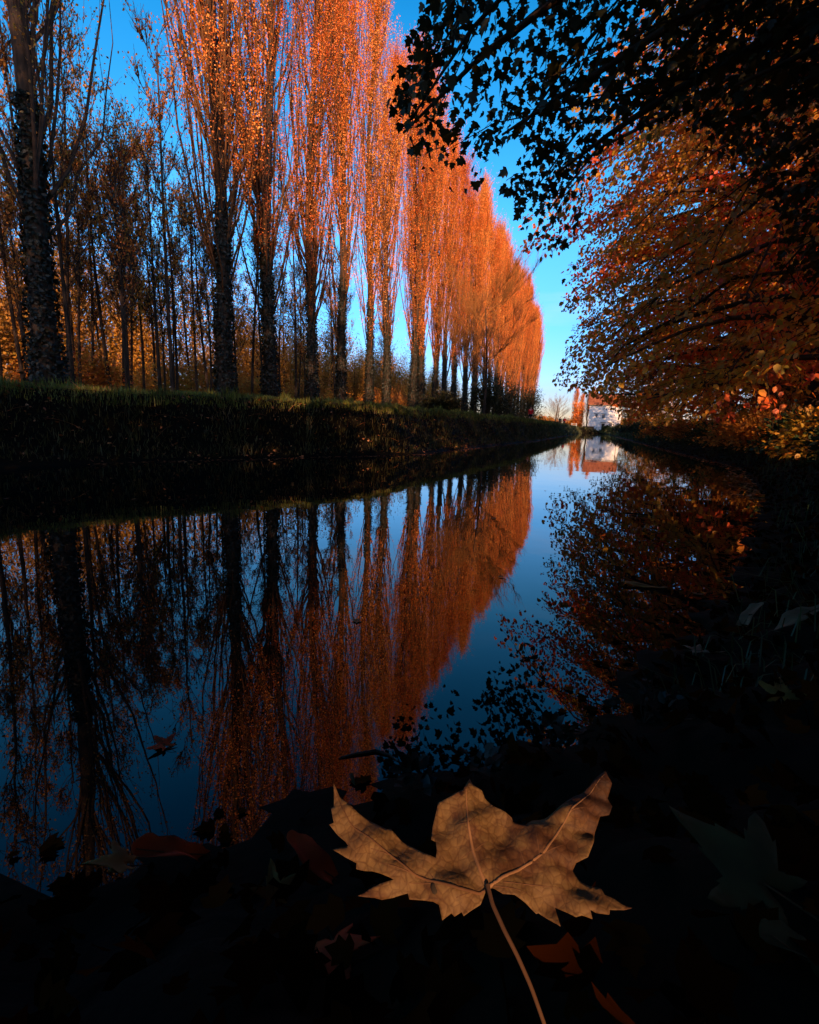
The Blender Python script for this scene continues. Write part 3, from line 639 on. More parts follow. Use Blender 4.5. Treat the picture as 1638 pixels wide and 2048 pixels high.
o = blades(16000, 1.2, 40, rb, .13, 'right_bank_grass', 'green_leaf', lean=1.5, w=.004, pw=1.4); o.name = 'waterside_grass'; tag(o, "dark grass along the right waterside", 'grass', kind='stuff')
far_s = lambda t_, r: np.interp(t_, TL, SL) + .1 - r * 4.5
o = blades(16000, 55, 142, far_s, .2, 'far_grass', 'grass', w=.012); o.name = 'grass'; tag(o, "dim green grass on the far stretch of the towpath bank", 'grass', kind='stuff')
far_r = lambda t_, r: np.interp(t_, TR, SR) - .1 + r * 4.5
o = blades(16000, 30, 146, far_r, .25, 'far_grass', 'green_leaf', w=.012); o.name = 'grass'; tag(o, "dark weeds along the far right waterline below the trees", 'weeds', kind='stuff')
# dry stalks on the left bank
n = 90; t_ = 4 + 22 * rng.random(n) ** 1.3; s_ = slope(t_, rng.random(n)); z = ground_z(t_, s_)
P0 = t_[:, None] * U + s_[:, None] * R_; P0[:, 2] = z
d = rnd_dir(rng, n) * np.array([1, 1, .3]) + np.array([0, 0, .55]); L = .2 + .35 * rng.random(n); u_ = np.linspace(0, 1, 5)
Q = P0[:, None, :] + d[:, None, :] * (L[:, None] * u_)[..., None]; Q[..., 2] -= (.35 * L)[:, None] * u_ ** 2
v, f = merge([tubes(Q, np.full((n, 5), .0035) * (1 - .6 * u_), 3)]); o = mk('dry_stalks', v, f, M['litter']); tag(o, "thin dry bent stalks on the face of the far bank", 'stalks', kind='stuff')
def scatter(n, t_, s_, size, name, label, matn='litter', flat=.35, lift=.01, shape=LOBED, water=False):
    z = np.full(len(t_), .004) if water else ground_z(t_, s_) + lift
    P = t_[:, None] * U + s_[:, None] * R_; P[:, 2] = z
    if water:
        ok = ground_z(t_, s_) < .0; P = P[ok]
    nn = len(P); ax = rnd_dir(rng, nn) * np.array([1, 1, flat]); nr = np.array([0, 0, 1.]) + rng.normal(size=(nn, 3)) * flat
    V, Fl = leaves(P, ax, nr, size * (.5 + .8 * rng.random(nn)), shape)
    if water: V[:, 2] = np.maximum(V[:, 2], .003)
    o = mk(name, V, Fl, M[matn]); tag(o, label, 'fallen leaves', kind='stuff'); return o
t_ = 1 + 45 * rng.random(5200) ** 1.6; s_ = np.interp(t_, TL, SL) - 2.2 * rng.random(5200)
scatter(0, t_, s_, .05, 'leaf_litter', "fallen leaves dotted over the far bank")
t_ = -1.5 + 40 * rng.random(26000) ** 3.0; s_ = np.interp(t_, TR, SR) + 2.6 * rng.random(26000) ** .9
scatter(0, t_, s_, .042, 'leaf_litter', "fallen leaves covering the right bank, coloured dark for the shade there", matn='shaded_litter', flat=.7, lift=.02)
t_ = 6 + 60 * rng.random(2600) ** 1.4; s_ = np.interp(t_, TR, SR) - .35 * rng.random(2600) ** 2
tA = t_; sA = s_; t_ = -.9 + 5.5 * rng.random(380); s_ = np.interp(t_, TR, SR) - .0 - .15 * rng.random(380) ** 2.5
scatter(0, t_, s_, .028, 'floating_leaves', "leaves afloat against the near bank, coloured black for the shade there", matn='shaded_litter', flat=.12, water=True); t_ = tA; s_ = sA
scatter(0, t_, s_, .05, 'floating_leaves', "line of fallen leaves afloat along the right waterline", flat=.05, water=True)
t_ = 5 + 60 * rng.random(1500) ** 1.2; s_ = np.interp(t_, TL, SL) + .10 + .35 * rng.random(1500) ** 2.5
scatter(0, t_, s_, .045, 'floating_leaves', "thin line of fallen leaves afloat along the far waterline", flat=.05, water=True)
t_ = 1.2 + 40 * rng.random(380); s_ = -7 + 10 * rng.random(380)
scatter(0, t_, s_, .04, 'floating_leaves', "scattered single leaves afloat on open water", flat=.04, water=True)

# ------------------------------------------------------------------ the hero leaf
ZO = [(845,605),(825,612),(812,645),(800,675),(770,695),(725,728),(715,710),(685,727),(670,712),(630,738),(615,675),(590,662),(540,655),(482,652),(475,625),(410,645),(360,650),(330,643),(253,640),(310,605),(350,590),(415,575),(370,553),(320,530),(245,515),(248,492),(200,475),(145,445),(190,432),(215,425),(200,405),(165,375),(132,340),(152,330),(140,265),(153,262),(155,165),(180,220),(215,250),(260,290),(310,320),(380,350),(400,345),(450,395),(500,420),(550,455),(600,475),(605,440),(600,400),(580,390),(585,330),(605,250),(612,220),(660,205),(720,180),(735,150),(752,112),(762,145),(805,165),(820,195),(860,235),(910,265),(940,290),(945,310),(1000,325),(1030,305),(1090,290),(1150,260),(1200,225),(1260,180),(1310,145),(1345,115),(1355,150),(1370,175),(1360,215),(1382,250),(1370,285),(1330,290),(1310,350),(1300,410),(1275,475),(1225,490),(1210,520),(1240,560),(1290,585),(1340,600),(1355,630),(1400,650),(1430,672),(1478,688),(1440,698),(1375,700),(1372,720),(1310,715),(1285,705),(1298,738),(1250,725),(1225,732),(1180,705),(1135,680),(1145,720),(1158,770),(1120,745),(1060,705),(1050,710),(1000,670),(950,640),(900,635),(865,612)]
VEIN = [[(830,600),(800,628),(700,615),(600,585),(500,545),(400,470),(300,395),(230,340),(190,270),(160,190)],
        [(830,600),(800,540),(765,440),(745,340),(737,240),(735,175)],
        [(840,600),(900,560),(1000,505),(1080,455),(1130,380),(1190,290),(1260,220),(1340,135)]]
VEIN2 = [[(745,330),(690,325),(610,305)],[(750,330),(790,285),(835,255)],[(765,440),(700,475),(640,480)],[(778,438),(830,395),(890,345)],[(1080,457),(1180,410),(1290,405)],
         [(900,585),(1020,590),(1130,600),(1250,640),(1420,685)],[(860,600),(980,620),(1080,670),(1150,750)],[(600,588),(450,580),(330,625)],[(760,625),(690,655),(640,715)],[(500,545),(380,510),(180,445)],
         [(1000,505),(960,400),(945,330)],[(1190,290),(1260,270),(1350,260)],[(400,470),(300,440),(200,400)],[(1060,465),(1045,380),(1050,330)],[(600,585),(560,520),(570,470)]]
def zp(p): return (600 + p[0] / 2.2135, 1500 + p[1] / 2.2135)
c0 = ray(*zp((830, 560))); LC = EYE + c0 * .372
LN = -c0 * .62 + np.array([0, -.05, .55]); LN /= np.linalg.norm(LN)
def on_leaf(p):
    d = ray(*zp(p)); k_ = ((LC - EYE) @ LN) / (d @ LN); return EYE + d * k_
LX = unit(np.cross(np.array([0, 1., 0]), LN)); LY = np.cross(LN, LX)
def to_l(P): return (P - LC) @ LX, (P - LC) @ LY
def pl2(path, n=None):
    P = np.array([on_leaf(q) for q in path]); 
    if n is None: return P
    d_ = np.concatenate([[0], np.cumsum(np.linalg.norm(np.diff(P, axis=0), axis=1))]); w = np.linspace(0, d_[-1], n)
    return np.stack([np.interp(w, d_, P[:, i]) for i in range(3)], 1)
mainv = np.stack([np.stack(to_l(pl2(v_, 24)), 1) for v_ in VEIN]).reshape(-1, 2)
secv = np.concatenate([np.stack(to_l(pl2(v_, 14)), 1) for v_ in VEIN2])
edge_l = np.stack(to_l(pl2(ZO)), 1)
def lift(x, y):
    q = np.array([x, y]); dm = np.sqrt(((mainv - q) ** 2).sum(1)).min(); ds = np.sqrt(((secv - q) ** 2).sum(1)).min()
    r2 = x * x + y * y
    puck = .0042 * (1 - math.exp(-(dm / .009) ** 2)) + .0011 * (1 - math.exp(-(ds / .004) ** 2))
    curl = 1.6 * r2 * (.6 + .5 * math.sin(math.atan2(y, x) * 3)) * .35
    wv = .0016 * math.sin(x * 190 + y * 90) + .0012 * math.sin(y * 260 - x * 120) + (.0022 * math.sin(x * 95 + y * 240) + .0010 * math.sin(y * 520 + x * 180)) * min(max((x - .02) / .05, 0), 1)
    return -puck * .9 + curl + wv
bm = bmesh.new()
E = [bm.verts.new((a, b_, 0)) for a, b_ in edge_l]
fc = bm.faces.new(E)
if fc.normal.z < 0: fc.normal_flip()
bmesh.ops.triangulate(bm, faces=[fc], ngon_method='BEAUTY')
for _ in range(9):
    lg = [e for e in bm.edges if e.calc_length() > .0023]
    if not lg: break
    bmesh.ops.subdivide_edges(bm, edges=lg, cuts=1, use_grid_fill=False)
    bmesh.ops.triangulate(bm, faces=[f for f in bm.faces if len(f.verts) > 3])
    if _ < 5: bmesh.ops.beautify_fill(bm, faces=bm.faces[:], edges=[e for e in bm.edges if not e.is_boundary])
for v_ in bm.verts:
    v_.co.z = lift(v_.co.x, v_.co.y)
lm_, t = mat('dry_maple_leaf')
tc = N(t, 'ShaderNodeTexCoord'); no = N(t, 'ShaderNodeTexNoise'); no.inputs['Scale'].default_value = 22; no.inputs['Detail'].default_value = 8; no.inputs['Roughness'].default_value = .6
no2 = N(t, 'ShaderNodeTexNoise'); no2.inputs['Scale'].default_value = 260; no2.inputs['Detail'].default_value = 3
vo = N(t, 'ShaderNodeTexVoronoi', feature='DISTANCE_TO_EDGE'); vo.inputs['Scale'].default_value = 190
for q in (no, no2, vo): t.links.new(tc.outputs['Object'], q.inputs['Vector'])
sx = N(t, 'ShaderNodeSeparateXYZ'); t.links.new(tc.outputs['Object'], sx.inputs[0])
# colour darkens towards the right lobes
mr = N(t, 'ShaderNodeMapRange'); mr.inputs[1].default_value = .0; mr.inputs[2].default_value = .12; mr.inputs[3].default_value = .0; mr.inputs[4].default_value = .16; t.links.new(sx.outputs[0], mr.inputs[0])
sb = N(t, 'ShaderNodeMath', operation='SUBTRACT'); t.links.new(no.outputs[0], sb.inputs[0]); t.links.new(mr.outputs[0], sb.inputs[1])
r = ramp(t, [(.28, (.015, .005, .002)), (.40, (.060, .024, .007)), (.49, (.120, .068, .022)), (.57, (.085, .043, .014)), (.72, (.165, .100, .036))]); t.links.new(sb.outputs[0], r.inputs[0])
r3 = ramp(t, [(.0, (.66, .58, .5)), (.10, (1, 1, 1))]); t.links.new(vo.outputs[0], r3.inputs[0])
r4 = ramp(t, [(.3, (.8, .8, .8)), (.7, (1.1, 1.1, 1.1))]); t.links.new(no2.outputs[0], r4.inputs[0])
m1 = N(t, 'ShaderNodeMix'); m1.data_type = 'RGBA'; m1.blend_type = 'MULTIPLY'; m1.inputs[0].default_value = .8; t.links.new(r.outputs[0], m1.inputs[6]); t.links.new(r3.outputs[0], m1.inputs[7])
vo2 = N(t, 'ShaderNodeTexVoronoi', feature='DISTANCE_TO_EDGE'); vo2.inputs['Scale'].default_value = 62; t.links.new(tc.outputs['Object'], vo2.inputs['Vector'])
r5 = ramp(t, [(.0, (.60, .50, .42)), (.05, (1, 1, 1))]); t.links.new(vo2.outputs[0], r5.inputs[0])
m0 = N(t, 'ShaderNodeMix'); m0.data_type = 'RGBA'; m0.blend_type = 'MULTIPLY'; m0.inputs[0].default_value = .7; t.links.new(m1.outputs[2], m0.inputs[6]); t.links.new(r5.outputs[0], m0.inputs[7]); m1 = m0
sp = N(t, 'ShaderNodeTexNoise'); sp.inputs['Scale'].default_value = 95; t.links.new(tc.outputs['Object'], sp.inputs['Vector'])
r6 = ramp(t, [(.27, (.25, .18, .14)), (.31, (1, 1, 1))]); t.links.new(sp.outputs[0], r6.inputs[0])
m9 = N(t, 'ShaderNodeMix'); m9.data_type = 'RGBA'; m9.blend_type = 'MULTIPLY'; m9.inputs[0].default_value = 1; t.links.new(m1.outputs[2], m9.inputs[6]); t.links.new(r6.outputs[0], m9.inputs[7]); m1 = m9
m2 = N(t, 'ShaderNodeMix'); m2.data_type = 'RGBA'; m2.blend_type = 'MULTIPLY'; m2.inputs[0].default_value = 1; t.links.new(m1.outputs[2], m2.inputs[6]); t.links.new(r4.outputs[0], m2.inputs[7])
p = N(t, 'ShaderNodeBsdfPrincipled'); p.inputs['Roughness'].default_value = .7; p.inputs['Specular IOR Level'].default_value = .2
bp = N(t, 'ShaderNodeBump'); bp.inputs['Strength'].default_value = .6; bp.inputs['Distance'].default_value = .001; t.links.new(vo.outputs[0], bp.inputs['Height']); t.links.new(bp.outputs[0], p.inputs['Normal'])
o_ = N(t, 'ShaderNodeOutputMaterial'); t.links.new(m2.outputs[2], p.inputs['Base Color']); t.links.new(p.outputs[0], o_.inputs[0])
hero = empty('maple_leaf', LC)
Ml = Matrix(((LX[0], LY[0], LN[0], LC[0]), (LX[1], LY[1], LN[1], LC[1]), (LX[2], LY[2], LN[2], LC[2]), (0, 0, 0, 1)))
hero.matrix_world = Ml
blade = bm_obj('blade', bm, lm_, hero, True)
so = blade.modifiers.new('thickness', 'SOLIDIFY'); so.thickness = .0006; so.offset = -1
M['vein'] = solid('leaf_vein', [(.3, (.12, .057, .024)), (.7, (.18, .095, .042))], 60)
M['vein_dark'] = solid('leaf_vein_dark', [(.3, (.055, .024, .009)), (.7, (.10, .046, .019))], 60)
def vein(path, r0, r1, n=60, m_='vein', dz=.0003):
    P = pl2(path, n); x, y = to_l(P); z = np.array([lift(a, b_) for a, b_ in zip(x, y)]) + dz
    Q = np.stack([x, y, z], 1)[None]; v, f = tubes(Q, np.linspace(r0, r1, n)[None], 6)
    return v, f
v, f = vein(VEIN[1], .0014, .0005); mk('midrib', v, [f], M['vein'], hero, True)
v, f = vein(VEIN[0], .0011, .0004); mk('side_rib', v, [f], M['vein_dark'], hero, True)
v, f = vein(VEIN[2], .0012, .0004); mk('side_rib', v, [f], M['vein'], hero, True)
v, f = merge([vein(q, .0006, .0003, 40, dz=.0002) for q in VEIN2]); mk('fine_veins', v, f, M['vein_dark'], hero, True)
P = pl2([(830, 600), (850, 690), (900, 810), (960, 930), (1020, 1060), (1090, 1240)], 24); x, y = to_l(P)
Q = np.stack([x, y, .0005 + .006 * np.sin(np.linspace(0, 3.14, 24))], 1)[None]; rr = np.linspace(.0013, .0010, 24); rr[0] = .0014; rr[1] = .0013
v, f = tubes(Q, rr[None], 8); mk('stalk', v, [f], solid('leaf_stalk', [(.3, (.045, .02, .008)), (.7, (.09, .042, .017))], 40), hero, True)
# a small dark beetle-like hole mark on the left lobe
bmk = bmesh.new(); bmesh.ops.create_icosphere(bmk, subdivisions=2, radius=1); hp = on_leaf((595, 610)); hx, hy = to_l(hp)
bmesh.ops.scale(bmk, vec=(.0022, .0034, .0008), verts=bmk.verts); bmesh.ops.translate(bmk, vec=(hx, hy, lift(hx, hy) + .0004), verts=bmk.verts)
bm_obj('dark_spot', bmk, solid('rot_spot', [(.3, (.01, .006, .004)), (.7, (.03, .02, .01))], 80), hero, True)
tag(hero, "large dry tan maple leaf with raised veins and long stalk, closest to the camera", 'leaf')

# other foreground leaves, each its own thing
def palmate(seed, size, ragged=.12):
    rng_ = random.Random(seed); pts = []
    lobes = [(-2.3, .55), (-1.15, .85), (0, 1.0), (1.15, .85), (2.3, .55)]
    for i, (a, l_) in enumerate(lobes):
        l_ *= rng_.uniform(.9, 1.1)
        for da, k_ in ((-.42, .45), (-.30, .62), (-.26, .56), (-.12, .82), (0, 1.0), (.12, .82), (.26, .56), (.30, .62), (.42, .45)):
            aa = a + da * (1.1 if abs(a) < 2 else .9); rr = l_ * k_ * (1 + rng_.uniform(-ragged, ragged) * .5)
            pts.append((math.sin(aa) * rr * size, math.cos(aa) * rr * size))
    pts.append((.02 * size, -.05 * size)); pts.insert(0, (-.02 * size, -.05 * size))
    return pts
def fallen(name, px_, py_, size, tilt, az, colr, label, seed, on_water=False, fold=0.0, lift_=.012, oval=False):
    d = ray(px_, py_); lo, hi = .1, 30
    for k_ in np.linspace(.15, 14, 1400):
        P = EYE + d * k_; t0, s0 = P @ U, P @ R_
        gz = max(float(ground_z(np.array([t0]), np.array([s0]))[0]), 0.0)
        if P[2] <= gz + lift_: break
    P[2] = max(gz, 0) + lift_; size = size * np.linalg.norm(P - EYE)
    bm_ = bmesh.new()
    pts = palmate(seed, size) if not oval else [(math.sin(a) * size * (.24 + .03 * math.sin(a * 9 + seed)) * (1 - .3 * math.cos(a)) + .12 * size * math.cos(a) ** 2, -math.cos(a) * size) for a in np.linspace(0, 6.28, 34)[:-1]]
    fc_ = bm_.faces.new([bm_.verts.new((a, b_, 0)) for a, b_ in pts])
    if fc_.normal.z < 0: fc_.normal_flip()
    bmesh.ops.triangulate(bm_, faces=[fc_])
    for _ in range(3):
        lg = [e for e in bm_.edges if e.calc_length() > size * .14]
        if not lg: break
        bmesh.ops.subdivide_edges(bm_, edges=lg, cuts=1); bmesh.ops.triangulate(bm_, faces=[f for f in bm_.faces if len(f.verts) > 3])
    for v_ in bm_.verts:
        x, y = v_.co.x / size, v_.co.y / size
        v_.co.z = size * (fold * abs(x) + .10 * math.sin(x * 5 + seed) * math.sin(y * 4 + seed) + .12 * (x * x + y * y) * math.sin(seed * 2.1))
        if on_water: v_.co.z *= .3
    root = empty(name, P); root.rotation_euler = (RAD(tilt), RAD((seed * 37 % 30) - 15), RAD(az))
    if on_water: root.rotation_euler = (RAD(tilt), 0, RAD(az))
    mm = bm_obj('blade', bm_, colr, root, True); so_ = mm.modifiers.new('thickness', 'SOLIDIFY'); so_.thickness = size * .012
    Q = np.array([[[0, size * .9, .004 * size], [0, size * .4, .02 * size], [0, 0, .02 * size], [.03 * size, -.4 * size, .04 * size], [.1 * size, -.8 * size, .0]]])
    v, f = tubes(Q, np.full((1, 5), .013 * size), 5); mk('stalk', v, [f], M['vein_dark'], root)
    tag(root, label, 'leaf', 'fallen leaves lying near the camera'); return root
C_rust = solid('rust_leaf', [(.3, (.14, .014, .001)), (.6, (.40, .05, .004)), (.8, (.60, .11, .01))], 14, spec=.3)
C_tan = solid('tan_leaf', [(.3, (.08, .035, .004)), (.6, (.22, .10, .015)), (.8, (.30, .16, .03))], 16, spec=.3)
C_grey = solid('grey_leaf', [(0.3, (0.08, 0.04, 0.018)), (0.7, (0.20, 0.11, 0.055))], 16, spec=.4)
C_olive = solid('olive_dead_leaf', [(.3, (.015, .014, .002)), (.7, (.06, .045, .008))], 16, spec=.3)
fl = [(330, 1492, .032, 12, 60, C_rust, "rust red leaf floating alone on the water, far left of the tan maple leaf", 3, True, .25, False),
      (245, 1738, .06, 25, 120, C_tan, "dull tan leaf in shadow at the lower left", 4, False, .35, False),
      (350, 1712, .065, 30, 110, C_rust, "long dark red leaf lying beside the dull tan one at the lower left", 5, False, .9, True),
      (548, 1790, .045, 35, 20, C_tan, "small curled tan leaf left of the big maple leaf", 6, False, .5, False),
      (640, 1745, .075, 30, 75, C_rust, "ribbed rust leaf half under the left lobe of the big maple leaf", 7, False, .4, True),
      (670, 1900, .09, 20, 200, C_rust, "large dark rust leaf below the big maple leaf", 8, False, .2, False),
      (1390, 1305, .045, 8, 250, C_grey, "pale grey brown lobed leaf lying flat near the right bank edge", 9, False, .15, False),
      (1495, 1240, .04, 30, 300, C_grey, "narrow pale leaf curled on edge on the right bank", 10, False, .6, True),
      (1560, 1400, .045, 35, 330, C_tan, "wrinkled brown leaf at the right edge above the black shadow", 11, False, .4, False),
      (1600, 1235, .05, 25, 280, C_grey, "long silvery grey leaf at the far right edge", 12, False, .5, True),
      (1520, 1770, .12, 15, 40, C_olive, "big dim olive leaf deep in shadow at the lower right", 13, False, .15, False),
      (1600, 1920, .07, 40, 90, C_olive, "narrow dim leaf in the bottom right corner", 14, False, .9, True),
      (1370, 1440, .028, 30, 130, C_olive, "small olive leaf on the dark bank left of the wrinkled brown leaf", 15, False, .4, False),
      (1290, 1172, .04, 4, 80, C_tan, "pale thin leaf floating on the right side of the reflection", 16, True, .1, True),
      (705, 1560, .014, 10, 20, C_olive, "tiny green leaf just behind the left tip of the big maple leaf", 17, True, .2, True)]
for (a, b_, sz, ti, az, cc, lab, sd2, wt, fo, ov) in fl:
    fallen('fallen_leaf', a, b_, sz, ti, az, cc, lab, sd2, wt, fo, .006 if wt else .02, ov)
for i, (px_, py_, rx, rz, lab) in enumerate([(950, 1560, .045, .07, "black leafy sprig at the water's edge right behind the big maple leaf"), (830, 1570, .035, .05, "smaller black sprig at the water's edge, left of the other sprig"), (1120, 1500, .06, .06, "dark ground plant at the water's edge right of both sprigs"), (1290, 1440, .09, .08, "dark ground plant on the near bank edge above the pale lobed leaf")]):
    d = ray(px_, py_)
    for k_ in np.linspace(.3, 4, 900):
        P = EYE + d * k_
        if P[2] < max(float(ground_z(np.array([P @ U]), np.array([P @ R_]))[0]), 0) + .01: break
    o = bush('waterside_sprig', P - np.array([0, 0, .01]), 600 + i, rx, rz, 'ivy_leaf', n=30 if i < 2 else 60, size=.022, stems=12, shape=OVATE); tag(o, lab, 'plant')
# a stick floating across the reflection
d = ray(700, 1510); k_ = EYE[2] / -d[2]; P = EYE + d * k_
Q = np.array([[P + np.array([-.02, -.012, .001]), P + np.array([.01, 0, .003]), P + np.array([.05, .012, .003]), P + np.array([.08, .0, .002]), P + np.array([.10, -.02, .0])]])
v, f = tubes(Q, np.array([[.002, .0026, .003, .0022, .001]]), 7); o = mk('stick', v, [f], M['bark'], smooth=True); tag(o, "short dark bent stick lying in the water behind the big maple leaf", 'stick')

# ------------------------------------------------------------------ the white house
def box(bm_, c, s, rot=None):
    r_ = bmesh.ops.create_cube(bm_, size=1.0); vs = r_['verts']
    bmesh.ops.scale(bm_, vec=s, verts=vs); bmesh.ops.translate(bm_, vec=c, verts=vs); return vs
white = solid('whitewashed_wall', [(.3, (.62, .62, .61)), (.7, (.78, .78, .76))], 1.2, rough=.9, bump=.15)
tile = solid('clay_tile', [(.35, (.16, .045, .022)), (.65, (.32, .11, .05))], 2.5, rough=.9, bump=.4)
darkm = solid('dark_opening', [(.3, (.012, .014, .018)), (.7, (.03, .032, .036))], 3, rough=.3)
framem = solid('painted_frame', [(.3, (.62, .62, .62)), (.7, (.75, .75, .74))], 5, rough=.6)
ironm = solid('black_iron', [(.3, (.01, .01, .01)), (.7, (.02, .02, .02))], 5, rough=.6)
HW, HD, HE, HR = 8.2, 7.5, 7.15, 9.95
hb_ = TS(147, -1.05, .65)
house = empty('mill_house', hb_); house.rotation_euler = (0, 0, -AX)       # local x = right along the front, y = away
bm = bmesh.new()
pts = [(0, 0, -.3), (HW, 0, -.3), (HW, HD, -.3), (0, HD, -.3), (0, 0, HE), (HW, 0, HE), (HW, HD, HE), (0, HD, HE), (0, HD / 2, HR - .1), (HW, HD / 2, HR - .1)]
vs = [bm.verts.new(p_) for p_ in pts]
for f_ in [(0, 1, 5, 4), (2, 3, 7, 6), (3, 0, 4, 8, 7), (1, 2, 6, 9, 5)]: bm.faces.new([vs[i] for i in f_])
bm_obj('wall', bm, white, house)
bm = bmesh.new()
ov = .3
for sgn in (0, 1):
    y0, y1 = (-ov, HD / 2) if sgn == 0 else (HD + ov, HD / 2); sl = (HR - HE) / (HD / 2); ze = HE - sl * ov
    q = [(-ov, y0, ze), (HW + ov, y0, ze), (HW + ov, y1, HR), (-ov, y1, HR)]
    a = [bm.verts.new(p_) for p_ in q]; b2 = [bm.verts.new((x_, y_, z_ + .22)) for x_, y_, z_ in q]
    for f_ in [(a[0], a[1], a[2], a[3]), (b2[3], b2[2], b2[1], b2[0]), (a[0], b2[0], b2[1], a[1]), (a[1], b2[1], b2[2], a[2]), (a[3], a[2], b2[2], b2[3]), (a[0], a[3], b2[3], b2[0])]: bm.faces.new(f_)
roof = bm_obj('roof', bm, tile, house)
bm = bmesh.new(); box(bm, (HW / 2, -.34, HE - .42), (HW + .6, .1, .14)); bm_obj('gutter', bm, ironm, roof)
# windows: photo positions -> local coordinates on the facade
def fac(zx, zy):   # pixel of the 8.19x zoom of region 1080,770
    d = ray(1080 + zx / 8.19, 770 + zy / 8.19); nrm = U; k_ = ((hb_ - EYE) @ nrm) / (d @ nrm); P_ = EYE + d * k_
    return (P_ - hb_) @ R_, P_[2] - hb_[2]
for (zx, zy, w_m, h_m, lab) in [(925, 500, .62, .85, None), (1040, 515, .7, 1.1, None), (1155, 648, .7, .9, None), (1055, 385, .35, .45, None)]:
    x_, z_ = fac(zx, zy)
    bm = bmesh.new()
    for cx_, cz_, sx_, sz_ in [(0, h_m / 2, w_m + .16, .08), (0, -h_m / 2, w_m + .16, .08), (-w_m / 2, 0, .08, h_m - .08), (w_m / 2, 0, .08, h_m - .08), (0, 0, .05, h_m - .1)]:
        box(bm, (x_ + cx_, -.03, z_ + cz_), (sx_, .1, sz_))
    win = bm_obj('window', bm, framem, house)
    bm = bmesh.new(); box(bm, (x_, -.015, z_), (w_m - .04, .03, h_m - .06)); bm_obj('pane', bm, darkm, win)
    if w_m > .5:
        bm = bmesh.new(); box(bm, (x_, -.07, z_ + h_m / 2 + .12), (w_m + .75, .16, .1)); bm_obj('hood', bm, ironm, win)
x_, z_ = fac(1030, 690)
bm = bmesh.new(); zb = .05; hh = z_ * 2 if z_ > .5 else 2.0
for cx_, cz_, sx_, sz_ in [(0, zb + 2.0, 1.0, .1), (-.45, zb + .98, .1, 1.94), (.45, zb + .98, .1, 1.94)]: box(bm, (x_ + cx_, -.04, cz_), (sx_, .12, sz_))
door = bm_obj('door', bm, framem, house)
bm = bmesh.new(); box(bm, (x_, -.02, zb + .97), (.8, .04, 1.9)); bm_obj('door_panel', bm, darkm, door)
bm = bmesh.new(); box(bm, (x_, -.12, zb + 2.2), (1.5, .3, .12)); bm_obj('hood', bm, ironm, door)
bm = bmesh.new(); box(bm, (7.55, -.06, 1.4), (.12, .1, 2.8)); box(bm, (7.55, -.06, 5.0), (.08, .09, 4.0)); bm_obj('drainpipe', bm, ironm, house)
tag(house, "tall white painted house with tiled roof at the far end of the canal", 'house')
# dark sluice wall in front of its left part
bm = bmesh.new(); box(bm, (.2, -1.6, .25), (2.9, .5, 1.6)); box(bm, (.2, -1.6, 1.1), (3.1, .62, .1)); o = bm_obj('sluice_wall', bm, solid('dark_brick', [(.3, (.012, .011, .01)), (.7, (.035, .028, .024))], 6, rough=.9, bump=.3))
o.location = hb_; o.rotation_euler = (0, 0, -AX); tag(o, "low black sluice wall at the waterline below the left of the white house", 'wall')
# railing
rail = empty('railing', hb_); rail.rotation_euler = (0, 0, -AX)
for i in range(7):
    bm = bmesh.new(); bmesh.ops.create_cone(bm, segments=8, radius1=.04, radius2=.035, depth=1.0, cap_ends=True); bmesh.ops.translate(bm, vec=(2.1 + i * .75, -1.7, .45), verts=bm.verts); bm_obj('post', bm, ironm, rail)
for zz in (.5, .92):
    bm = bmesh.new(); box(bm, (4.35, -1.7, zz), (4.6, .05, .05)); bm_obj('rail', bm, ironm, rail)
tag(rail, "thin dark railing in front of the white house door", 'railing')
# pale gate beyond the couple
gate = empty('gate', TS(128, -4.6, 1.35)); gate.rotation_euler = (0, 0, -AX)
palem = solid('pale_paint', [(.3, (.28, .36, .38)), (.7, (.40, .48, .48))], 4)
for x_ in (0, 1.1):
    bm = bmesh.new(); box(bm, (x_, 0, .4), (.12, .12, 1.2)); bm_obj('post', bm, palem, gate)
for zz in (.1, .45, .8):
    bm = bmesh.new(); box(bm, (.55, 0, zz), (.98, .05, .09)); bm_obj('bar', bm, palem, gate)
tag(gate, "small pale barred gate on the towpath left of the house", 'gate')

